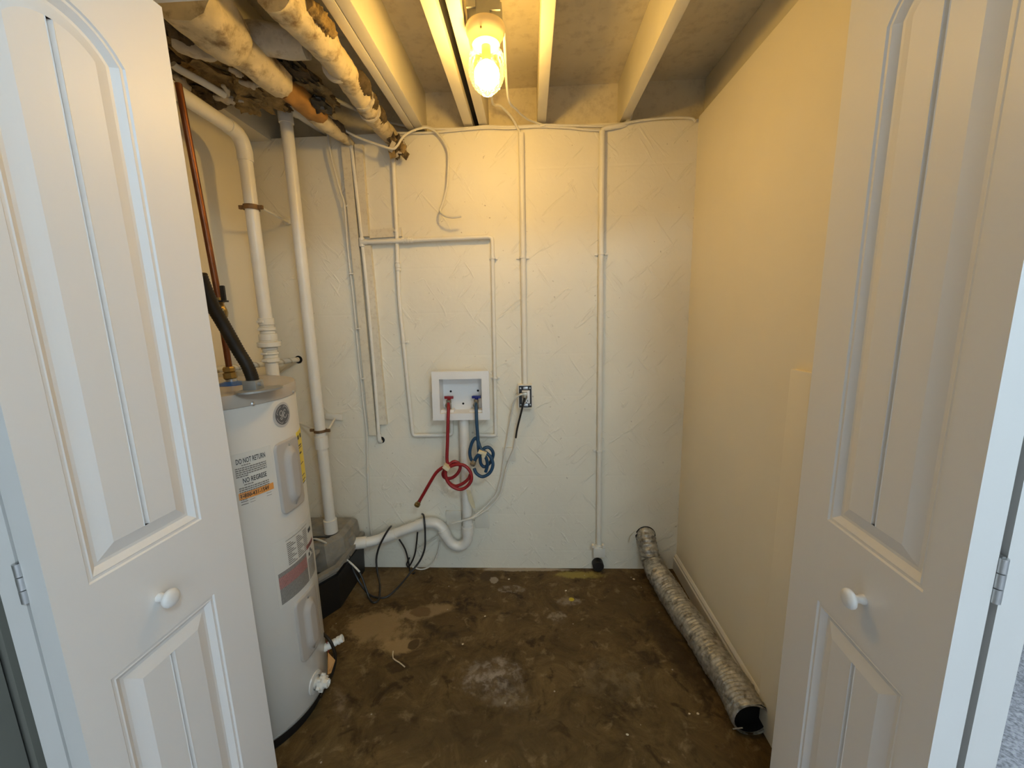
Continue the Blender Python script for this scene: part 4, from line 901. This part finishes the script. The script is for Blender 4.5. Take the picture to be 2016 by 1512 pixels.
# ------------------------------------------------------------------ sump basin and loose cables
sb = thing('sump_basin', 'black plastic sump basin with a dusty grey lid in the back left corner', 'sump', (-1.05, 1.70, 0))
def octa(x0, x1, y0, y1, ch, z): return [Vector(v) for v in ((x0+ch, y0, z), (x1-ch, y0, z), (x1, y0+ch*1.6, z), (x1, y1-0.01, z), (x1-0.01, y1, z), (x0+0.01, y1, z), (x0, y1-0.01, z), (x0, y0+ch, z))]
def loft(rings, capb=True, capt=True):
    mb = MB(); n = len(rings[0]); mb.add([v for r in rings for v in r], [(i*n+k, i*n+(k+1) % n, (i+1)*n+(k+1) % n, (i+1)*n+k) for i in range(len(rings)-1) for k in range(n)])
    if capb: mb.f.append(tuple(range(n-1, -1, -1)))
    if capt: mb.f.append(tuple((len(rings)-1)*n+k for k in range(n)))
    return mb
obj('basin', loft([octa(-1.215, -0.885, 1.505, 1.862, 0.05, 0.0), octa(-1.222, -0.880, 1.500, 1.866, 0.05, 0.165)]), M['black'], sb, False)
ro, ri = octa(-1.228, -0.872, 1.490, 1.872, 0.055, 0.210), octa(-1.205, -0.895, 1.513, 1.852, 0.05, 0.210)
obj('rim', loft([[v-Vector((0,0,0.016)) for v in ro], ro, ri, [v-Vector((0,0,0.05)) for v in ri]], False, False), M['lid'], sb, False)
ld_ = obj('lid', loft([octa(-1.20, -0.885, 1.60, 1.868, 0.05, 0.150), octa(-1.185, -0.900, 1.615, 1.862, 0.05, 0.285), octa(-1.17, -0.925, 1.64, 1.850, 0.04, 0.300)]), M['lid'], sb, False)
obj('lid_hump', MB().blob((-1.03, 1.60, 0.262), 0.06, 0.05, 0.030, 0.15, 2, 3, 4), M['lid'], sb)
obj('outlet_collar', MB().tube([(-0.915, 1.758, 0.255), P(690, 1071, 1.772)], 0.033, 18), M['lid'], sb)
YA = 1.80
def cable(name, label, pts, r, m, grp=None, cat='cable', n=8, sm=4):
    o = obj(name, MB().tube(pts, r, n, sm), m, None); return tag(o, label, cat, grp)
def fl(px, py, r=0.005): return PZ(px, py, r)
G = 'loose cables by the sump'
cable('loose_cable', 'black cable sagging from the sump to the floor, reaching furthest right',
      [P(598, 1060, 1.50), P(622, 1057, 1.58), P(645, 1057, 1.66), P(662, 1060, 1.70), P(677, 1074, 1.715), P(687, 1093, 1.715), P(694, 1119, 1.71), P(707, 1145, 1.695), P(724, 1168, 1.665), fl(741, 1176), fl(761, 1175), P(783, 1157, 1.69), P(806, 1130, 1.75), P(826, 1105, 1.785), P(836, 1080, 1.795), P(837, 1051, 1.803), P(836, 1030, 1.806), P(834, 1015, 1.83), P(831, 1012, 1.86)], 0.0048, M['blackcord'], G)
cable('loose_cable', 'black cable looping from the sump lid up over the middle of the drain arm',
      [P(598, 1066, 1.52), P(628, 1063, 1.60), P(658, 1080, 1.68), P(694, 1111, 1.70), P(710, 1131, 1.69), P(720, 1157, 1.66), fl(728, 1179), fl(736, 1186), fl(746, 1179), P(748, 1151, 1.70), P(743, 1126, 1.74), P(741, 1101, 1.765), P(746, 1078, 1.775), P(756, 1057, 1.783), P(765, 1042, 1.80), P(770, 1036, 1.84)], 0.0048, M['blackcord'], G)
cable('loose_cable', 'pale wire lying across the sump lid toward the floor', [P(612, 1058, 1.55), P(640, 1068, 1.63), P(660, 1085, 1.67), P(690, 1108, 1.69), P(708, 1126, 1.685)], 0.0045, M['whitecord'], G)
cable('loose_cable', 'frayed black wire end hanging leftmost below the drain arm', [P(786, 1062, 1.83), P(797, 1080, 1.835), P(803, 1100, 1.84), P(807, 1123, 1.845), P(811, 1130, 1.83), P(817, 1127, 1.82)], 0.0042, M['blackcord'], G)
cable('loose_cable', 'black wire with white tip under the collar of the drain arm', [P(822, 1048, 1.83), P(820, 1070, 1.838), P(817, 1090, 1.84), P(811, 1106, 1.842), P(804, 1116, 1.845), P(801, 1110, 1.85), P(806, 1098, 1.85)], 0.0040, M['blackcord'], G)
cable('loose_cable', 'thin white wire slanting from the trap to the wire bundle', [P(862, 1056, 1.855), P(842, 1069, 1.86), P(822, 1082, 1.855), P(817, 1090, 1.85)], 0.0034, M['whitecord'], G)
cable('loose_cable', 'thin grey wire curving from the trap down to the floor edge', [P(866, 1066, 1.86), P(863, 1085, 1.86), P(856, 1102, 1.86), P(845, 1116, 1.855), P(828, 1121, 1.85), P(812, 1116, 1.85)], 0.0036, M['whitecord'], G)

# ------------------------------------------------------------------ thin cables on the back wall and joists
GC = 'white cables on the back wall'
cable('wall_cable', 'thin white cable stapled down the left board to behind the drain arm', chain([(640, 180), (645, 262), (650, 300), (660, 340), (671, 380), (678, 405)], 1.85)+chain([(684, 480), (688, 520), (697, 600), (705, 690), (714, 780), (722, 850), (723, 900), (727, 1000), (731, 1052)], 1.868), 0.0050, M['whitecord'], GC)
cable('wall_cable', 'upper white cable running along the wall top under the joists', [P(730, 238, 1.93), P(765, 241, 1.92), P(798, 248, 1.90)]+chain([(838, 249.5), (858, 254), (917, 252.5), (957, 248.5), (997, 249.5), (1040, 248), (1069, 246), (1120, 247), (1188, 248.5), (1225, 244), (1250, 239), (1290, 234), (1330, 231.5), (1362, 233), (1369, 240)], 1.868), 0.0052, M['whitecord'], GC)
cable('wall_cable', 'lower white cable running along the wall top beside the hanging loop', chain([(782, 262), (815, 262), (848, 261), (885, 258), (917, 255), (960, 252), (1000, 253), (1045, 250), (1069, 249.5), (1120, 252), (1160, 256), (1184, 257)], 1.870), 0.0050, M['whitecord'], GC)
cable('wall_cable', 'white cable looping past the torn wrap to a loose hooked end', [P(648, 225, 1.76), P(660, 240, 1.77), P(683, 259, 1.775), P(711, 273, 1.775), P(739, 283, 1.77), P(771, 293, 1.765), P(782, 287, 1.77), P(794, 269, 1.79), P(814, 257, 1.82), P(838, 251, 1.845), P(854, 257, 1.85), P(870, 273, 1.85), P(882, 299, 1.848), P(882, 335, 1.846), P(880, 368, 1.842), P(873, 395, 1.836), P(866.5, 414, 1.828), P(870, 421, 1.815), P(879, 426, 1.805), P(893, 428, 1.80), P(908, 426, 1.80)], 0.0046, M['whitecord'], GC, sm=5)
for (px, py, Y), sl in zip(((681, 406, 1.862), (692, 539, 1.862), (706, 647, 1.862), (716, 745, 1.862), (917, 253, 1.866), (1068, 248, 1.866)), ('topmost staple on the left wall board', 'second staple from the top on the left wall board', 'third staple from the top on the left wall board', 'lowest staple on the left wall board', 'staple on the wall top cables left of the lamp', 'staple on the wall top cables below the middle joist')):
    a = P(px, py, Y); tag(obj('cable_staple', MB().cbox(a, (0.010, 0, 0.001), (0, 0.007, 0), (0, 0, 0.003), 0.001), M['paint'], None, True, 30), sl, 'staple', 'cable staples')

# ------------------------------------------------------------------ lamp
LX, LY = -0.112, 1.27
lamp = thing('ceiling_lamp', 'lit textured glass globe lamp in a porcelain holder on a grey box by the joist', 'lamp', (LX, LY, 1.915))
zz = 2.105
bxl = obj('junction_box', loft([[Vector((LX+0.052*math.cos(PI/8+k*PI/4), LY+0.052*math.sin(PI/8+k*PI/4), z_)) for k in range(8)] for z_ in (zz-0.004, zz+0.04)]), M['greysteel'], lamp, False)
obj('mounting_ear', MB().box(LX+0.018, LX+0.046, LY-0.056, LY-0.050, zz+0.0, zz+0.058), M['greysteel'], bxl, False); obj('mounting_ear', MB().box(LX-0.045, LX-0.020, LY-0.056, LY-0.050, zz+0.01, zz+0.050), M['greysteel'], bxl, False)
obj('holder', MB().lathe((LX, LY, 0), (0,0,1), [(0.0, zz-0.003), (0.054, zz-0.004), (0.056, zz-0.010), (0.054, zz-0.020), (0.047, zz-0.033), (0.041, zz-0.043), (0.039, zz-0.050), (0.030, zz-0.052), (0.0, zz-0.052)], 40), M['porcelain'], lamp, True, 50)
obj('screw', MB().lathe((LX-0.008, LY-0.0475, zz-0.034), (0, -1, -0.4), [(0.003, 0), (0.003, 0.002), (0, 0.003)], 8), M['brass'], lamp)
def emis(name, col, st):
    m = bpy.data.materials.new(name); m.use_nodes = True; N, L = nt(m); b = N['Principled BSDF']
    b.inputs['Base Color'].default_value = (0.9, 0.85, 0.7, 1); b.inputs['Emission Color'].default_value = (*col, 1); b.inputs['Emission Strength'].default_value = st; return m
BULBC = (1.0, 0.655, 0.21)
M['filament'] = emis('hot_bulb', BULBC, BULB_POWER)
def glass_globe():
    m = bpy.data.materials.new('dimpled_yellow_glass'); m.use_nodes = True; N, L = nt(m); N.remove(N['Principled BSDF'])
    o = N['Material Output']; tr = N.new('ShaderNodeBsdfTransparent'); tr.inputs[0].default_value = (1.0, 0.93, 0.72, 1)
    tl_ = N.new('ShaderNodeBsdfTranslucent'); tl_.inputs[0].default_value = (0.95, 0.85, 0.5, 1)
    gl = N.new('ShaderNodeBsdfGlossy'); gl.inputs['Roughness'].default_value = 0.08; gl.inputs[0].default_value = (0.9, 0.88, 0.8, 1)
    m1 = N.new('ShaderNodeMixShader'); m1.inputs[0].default_value = 0.012; L.new(tr.outputs[0], m1.inputs[1]); L.new(tl_.outputs[0], m1.inputs[2])
    fr = N.new('ShaderNodeFresnel'); fr.inputs[0].default_value = 1.4
    m2 = N.new('ShaderNodeMixShader'); L.new(fr.outputs[0], m2.inputs[0]); L.new(m1.outputs[0], m2.inputs[1]); L.new(gl.outputs[0], m2.inputs[2])
    L.new(m2.outputs[0], o.inputs[0]); return m
M['globe'] = glass_globe()
gp = [(0.034, 0), (0.036, -0.004), (0.036, -0.012), (0.040, -0.018), (0.047, -0.030), (0.051, -0.045), (0.0525, -0.060), (0.051, -0.075), (0.046, -0.092), (0.037, -0.108), (0.024, -0.121), (0.010, -0.130), (0.003, -0.134), (0.0, -0.135)]
prof = [(q.x, q.y) for q in catmull([Vector((a, b_, 0)) for a, b_ in gp], 5)]
mb = MB().lathe((LX, LY, zz-0.047), (0,0,1), prof, 72, cap=False)
for i, v in enumerate(mb.v):
    j, k_ = divmod(i, 72); zz_ = prof[j][1]
    if zz_ < -0.02:
        d = Vector((v.x-LX, v.y-LY, 0)); b_ = (math.sin(k_/72*2*PI*18+(PI if int(-zz_/0.0095) % 2 else 0)))*math.sin(-zz_/0.0095*PI)
        mb.v[i] = v + (d.normalized()*0.0022*b_ if d.length > 1e-4 else Vector())
obj('globe', mb, M['globe'], lamp, True, 80)['label'] = 'clear dimpled glass globe'
obj('bulb', MB().lathe((LX, LY, zz-0.05), (0,0,1), [(0.0, -0.040), (0.012, -0.041), (0.025, -0.050), (0.034, -0.063), (0.0365, -0.077), (0.032, -0.093), (0.019, -0.105), (0.0, -0.110)], 24, cap=False), M['filament'], lamp)['label'] = 'glowing light bulb'
obj('bulb_base', MB().lathe((LX, LY, zz-0.05), (0,0,1), [(0.013, 0.002), (0.013, -0.030), (0.011, -0.040)], 16), M['brass'], lamp)
for k_, (dx, dy) in enumerate(((-0.040, -0.02), (0.004, -0.03))):
    obj('lamp_cable', MB().tube([(LX+dx, LY+dy, zz+0.02), (LX+dx-0.004, LY+dy-0.012, zz+0.06), (LX+dx-0.012, LY+dy-0.03, zz+0.10), (LX+dx-0.03, LY+dy-0.04, zz+0.135), (LX+dx-0.045, LY+dy-0.02, zz+0.165)], 0.0062, 10, 4), M['greysteel'], lamp)
cable('lamp_feed_cable', 'thin white cable sagging from the lamp to the wall top beside the middle joist', [Vector((LX+0.05, LY+0.04, zz+0.005)), P(1000, 190, 1.55), P(1016, 215, 1.68), P(1036, 233, 1.80), P(1052, 240, 1.85), P(1066, 245, 1.865)], 0.0042, M['whitecord'], 'lamp feed cables')
cable('lamp_feed_cable', 'white cable from behind the lamp down into the outlet conduit', [Vector((LX+0.02, LY+0.05, zz+0.02)), P(968, 196, 1.70), P(985, 208, 1.78), P(1005, 228, 1.84), P(1018, 250, 1.862), P(1025, 264, 1.865)], 0.0050, M['whitecord'], 'lamp feed cables')

# ------------------------------------------------------------------ insulated pipes under the joists
def lumpy(amp, f, seed):
    def fn(i, k, q): return q*(1+amp*noise.noise(Vector((i*f+seed, math.cos(k*0.5)*1.2, math.sin(k*0.5)*1.2+seed*0.3))))
    return fn
Z2 = 2.076
def L2(a, b_, dz=0.0): return PZ(a, b_, Z2+dz)
ip2 = thing('insulated_pipe', 'straight jacket wrapped pipe with brown torn patches, nearest the lamp', 'pipe', L2(660, 150), 'wrapped pipes under the joists')
def seg(parent, a, b_, r0, r1, seed, m=M['jacket'], amp=0.10, Zf=L2):
    p0, p1 = Zf(*a), Zf(*b_); pts = [p0.lerp(p1, t/10) for t in range(11)]
    obj('jacket', MB().tube(pts, [r0+(r1-r0)*t/10 for t in range(11)], 22, 3, rfun=lumpy(amp, 0.25, seed)), m, parent, True, 60)
seg(ip2, (538, -20), (640, 88), 0.047, 0.045, 1.0)
seg(ip2, (636, 84), (681, 146), 0.040, 0.040, 2.0)
seg(ip2, (679, 143), (735, 230), 0.038, 0.036, 3.0)
seg(ip2, (733, 227), (778, 280), 0.035, 0.034, 4.0)
for a, b_ in (((660, 130), (664, 136)), ((712, 190), (715, 194)), ((726, 215), (728, 218))):
    seg(ip2, a, b_, 0.0415, 0.0415, 7.0, M['scrim'], 0.03)
# torn fibre showing along its upper right side
for a, b_, r in (((585, 12), (636, 70), 0.022), ((688, 150), (708, 184), 0.024), ((708, 186), (724, 212), 0.022), ((726, 216), (742, 240), 0.022)):
    p0, p1 = L2(*a)+Vector((0.026, 0, 0.004)), L2(*b_)+Vector((0.026, 0, 0.004))
    pts = [p0.lerp(p1, t/12) for t in range(13)]
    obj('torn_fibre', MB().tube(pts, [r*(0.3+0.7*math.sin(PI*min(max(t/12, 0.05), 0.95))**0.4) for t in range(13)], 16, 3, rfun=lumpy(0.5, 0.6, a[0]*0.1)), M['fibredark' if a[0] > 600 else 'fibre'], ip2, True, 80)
# ragged end at the wall
e0 = P(782, 286, 1.80)
for k_ in range(9):
    an = k_*0.75; c = e0+Vector((0.022*math.cos(an), 0.015*math.sin(an*1.3), -0.012+0.020*math.sin(an*1.7)))
    d1 = Vector((random.uniform(-0.3, 0.9), random.uniform(-0.3, 0.3), random.uniform(-1, -0.2))).normalized(); d2 = d1.cross(Vector((0.2, 1, 0.3))).normalized(); d3 = d1.cross(d2)
    obj('torn_flap', MB().obox(c, d1*random.uniform(0.016, 0.032), d2*random.uniform(0.008, 0.016), d3*0.0012), M['scrim' if k_ % 2 else 'fibre'], ip2, False)
obj('torn_fibre', MB().blob(P(781, 285, 1.815), 0.032, 0.03, 0.040, 0.5, 3, 3, 5), M['fibredark'], ip2)
Z1 = 2.058
def L1(a, b_, dz=0.0): return PZ(a, b_, Z1+dz)
ip1 = thing('insulated_pipe', 'sagging jacket wrapped pipe, fat in front and peeled bare near the wall', 'pipe', L1(500, 120), 'wrapped pipes under the joists')
pts = [L1(350, -30), L1(392, 12), L1(420, 45), L1(445, 74), L1(462, 92), L1(490, 112), L1(520, 137), L1(552, 164)]
obj('jacket', MB().tube(pts, [0.072, 0.074, 0.072, 0.064, 0.050, 0.046, 0.046, 0.043], 26, 5, rfun=lumpy(0.14, 0.12, 5)), M['jacket'], ip1, True, 60)
obj('jacket_flap', MB().tube([L1(338, 78, 0.0), L1(375, 92, -0.004), L1(415, 100, 0.0), L1(452, 98, 0.01)], [0.016, 0.024, 0.022, 0.006], 14, 5, rfun=lumpy(0.5, 0.3, 9)), M['scrim'], ip1, True, 70)
obj('bare_pipe', MB().tube([L1(548, 160, 0.012), L1(575, 180, 0.014), L1(600, 197, 0.008), L1(632, 214, 0.004)], [0.024, 0.024, 0.014, 0.012], 14, 4), M['paint'], ip1)
obj('kraft_wrap', MB().tube([L1(556, 172), L1(585, 192, 0.004), L1(612, 212, 0.004), L1(636, 230)], [0.030, 0.036, 0.034, 0.022], 18, 5, rfun=lumpy(0.3, 0.3, 3)), M['paper'], ip1, True, 70)
obj('dark_void_blob', MB().blob(L1(626, 208, 0.006), 0.034, 0.05, 0.022, 0.35, 2, 3, 8), M['black'], ip1)  # black blob stands in for a dark void beside the wrap
obj('jacket', MB().tube([L1(612, 222), L1(640, 243), L1(670, 266), L1(694, 284)], [0.028, 0.030, 0.024, 0.012], 18, 5, rfun=lumpy(0.12, 0.25, 6)), M['jacket'], ip1, True, 60)
obj('torn_fibre', MB().tube([L1(652, 238, 0.012), L1(668, 252, 0.012), L1(684, 268, 0.008)], [0.008, 0.018, 0.006], 12, 5, rfun=lumpy(0.5, 0.5, 2)), M['fibredark'], ip1)
obj('bare_riser', MB().tube([L1(688, 279), P(691, 290, 1.862)], 0.008, 10), M['paint'], ip1)
o = obj('crossover_pipe', MB().tube([PZ(488, 72, 2.105), PZ(530, 78, 2.105), PZ(572, 84, 2.105), PZ(604, 88, 2.10)], [0.036, 0.040, 0.040, 0.036], 20, 5, rfun=lumpy(0.15, 0.2, 4)), M['scrim'], None, True, 60)
tag(o, 'short greyish wrapped pipe stub bridging the two wrapped pipes', 'pipe')
o = obj('thin_pipe', MB().tube([PZ(340, 126, 2.06), PZ(352, 136, 2.055), PZ(400, 162, 2.05), PZ(442, 187, 2.045)], 0.011, 12, 4), M['paint'], None)
tag(o, 'thin white pipe poking out under the torn fibreglass', 'pipe')
ti = thing('torn_insulation', 'torn brown fibreglass insulation hanging above the heater at upper left', 'insulation', PZ(440, 170, 2.06))
random.seed(11)
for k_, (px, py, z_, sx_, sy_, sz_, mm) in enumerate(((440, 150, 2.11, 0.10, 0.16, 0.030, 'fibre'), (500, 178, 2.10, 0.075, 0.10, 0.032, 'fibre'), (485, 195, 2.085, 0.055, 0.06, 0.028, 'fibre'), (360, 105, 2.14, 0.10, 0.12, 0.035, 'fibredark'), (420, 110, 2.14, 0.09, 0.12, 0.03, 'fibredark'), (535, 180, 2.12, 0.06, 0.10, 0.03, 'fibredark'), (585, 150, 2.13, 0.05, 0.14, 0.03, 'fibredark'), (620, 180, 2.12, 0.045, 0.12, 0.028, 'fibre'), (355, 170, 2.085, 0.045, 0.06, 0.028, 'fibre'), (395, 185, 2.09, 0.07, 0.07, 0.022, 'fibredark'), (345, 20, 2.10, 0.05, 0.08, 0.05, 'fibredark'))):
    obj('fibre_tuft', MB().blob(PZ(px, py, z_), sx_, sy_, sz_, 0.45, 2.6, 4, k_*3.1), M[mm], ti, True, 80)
for k_, (a, b_, z_, r) in enumerate((((345, 150), (375, 190), 2.06, 0.014), ((420, 190), (480, 200), 2.065, 0.014), ((438, 168), (446, 195), 2.06, 0.010), ((470, 160), (520, 172), 2.07, 0.010), ((360, 178), (395, 205), 2.06, 0.010), ((450, 135), (480, 150), 2.06, 0.010))):
    p0, p1 = PZ(*a, z_), PZ(*b_, z_); obj('facing_scrap', MB().tube([p0, p0.lerp(p1, 0.4)+Vector((0.01, 0, -0.006)), p0.lerp(p1, 0.7)+Vector((-0.006, 0, 0.004)), p1], [r*0.5, r, r*0.8, r*0.3], 10, 6, rfun=lumpy(0.7, 0.5, k_*2)), M['scrim'], ti, True, 80)
o = obj('stub_pipe', MB().tube([P(636, 187, 1.66), P(668, 200, 1.78), P(702, 216, 1.90)], 0.0085, 10, 3), M['paint'], None); tag(o, 'short white pipe crossing above the nearer wrapped pipes toward the wall', 'pipe')

# ------------------------------------------------------------------ dryer duct
wl = P(1270, 1054, 1.885)
rD = 0.054
dpts = [Vector((wl.x-0.002, 1.93, wl.z+0.010)), Vector((wl.x, 1.885, wl.z+0.002)), P(1277, 1080, 1.835), P(1284, 1106, 1.80), PZ(1297, 1132, 0.085), PZ(1318, 1165, 0.062), PZ(1345, 1206, rD), PZ(1378, 1252, rD), PZ(1410, 1302, rD), PZ(1440, 1345, rD), PZ(1462, 1385, rD), PZ(1480, 1418, rD)]
path = catmull(dpts, 30); 
# resample evenly
cum = [0.0]
for i in range(1, len(path)): cum.append(cum[-1]+(path[i]-path[i-1]).length)
NS = 330; ev = []; j = 0
for i in range(NS+1):
    t = cum[-1]*i/NS
    while j < len(cum)-2 and cum[j+1] < t: j += 1
    ev.append(path[j].lerp(path[j+1], (t-cum[j])/max(cum[j+1]-cum[j], 1e-9)))
def dfun(i, k, q):
    ph = i/(5.2 if i > 70 else 7.0)*2*PI + k/30*2*PI
    crumple = noise.noise(Vector((i*0.035, math.cos(k/30*2*PI)*1.3, math.sin(k/30*2*PI)*1.3)))
    fine = noise.noise(Vector((i*0.25, math.cos(k/30*2*PI)*4, math.sin(k/30*2*PI)*4)))
    base = 0.84+0.16*min(1.0, max(0.0, (i-40)/60))+0.05*max(0.0, (i-280)/50)
    am = 0.018+0.03*abs(noise.noise(Vector((i*0.06, k*0.21, 3.3))))+(0.03 if i < 70 else 0)+(0.02 if i > 285 else 0)
    return q*base*(1+am*math.sin(ph)+0.085*crumple+0.06*fine)
duct = thing('dryer_duct', 'crumpled silver foil dryer duct lying on the floor along the right wall', 'duct', (ev[-1].x, ev[-1].y, 0))
obj('foil', MB().tube(ev, rD, 30, 1, cap=False, rfun=dfun), M['ductfoil'], duct, True, 80)
ex = (ev[-1]-ev[-8]).normalized()
obj('inner_dark', MB().lathe(ev[-1]-ex*0.012, ex, [(0.0, -0.02), (rD*0.93, -0.02), (rD*0.95, 0.006)], 30, cap=False), M['blackmat'], duct)  # black cap painted in for the shade inside the duct mouth
obj('end_ring', MB().lathe(ev[-1]-ex*0.004, ex, [(rD*0.96, -0.004), (rD*1.04, -0.003), (rD*1.05, 0.003), (rD*0.97, 0.005)], 30, cap=False), M['ductfoil'], duct)
sd = ex.cross(Vector((0,0,1))).normalized()
w0 = PZ(1462, 1433, 0.085); q0 = PZ(1443, 1435, 0.085); obj('wire_end', MB().tube([w0, q0], 0.0018, 6), M['steel'], duct)
cl_ = MB().lathe((wl.x, 1.8795, wl.z+0.003), (0,-1,0), [(0.0, 0.0), (rD*0.93, 0.0), (rD*0.93, 0.002), (0, 0.002)], 28)
obj('wall_opening', cl_, M['blackmat'], duct)
fp = MB(); q = [P(1250, 1046, 1.872), P(1240, 1058, 1.862), P(1238, 1070, 1.858), P(1246, 1060, 1.868), P(1254, 1050, 1.876)]
fp.add(q+[v+Vector((0, 0.002, 0)) for v in q], [(0,1,2,3,4), (9,8,7,6,5)]+[(i, (i+1) % 5, 5+(i+1) % 5, 5+i) for i in range(5)]); obj('plaster_flap', fp, M['patch'], duct, False)

# floor litter
tag(obj('splinter', MB().tube([PZ(774, 1282, 0.003), PZ(774, 1296, 0.004), PZ(786, 1304, 0.003), PZ(797, 1313, 0.003)], 0.0022, 6, 2), M['twig'], None), 'pale bent splinter lying on the stained floor', 'debris')
for k_, (px, py, s_) in enumerate(((955, 1213, 4), (911, 1268, 4), (1235, 1446, 4), (1357, 1405, 4), (1374, 1405, 4), (1114, 1163, 5), (1002, 1140, 5), (1248, 1140, 5))):
    c = PZ(px, py, 0.002); tag(obj('paint_chip', MB().blob((c.x, c.y, 0.002), 0.0012*s_, 0.0010*s_, 0.0018, 0.3, 2, 1, k_), M['twig'], None), 'tiny pale chip scattered on the concrete floor', 'debris', 'chips on the floor')
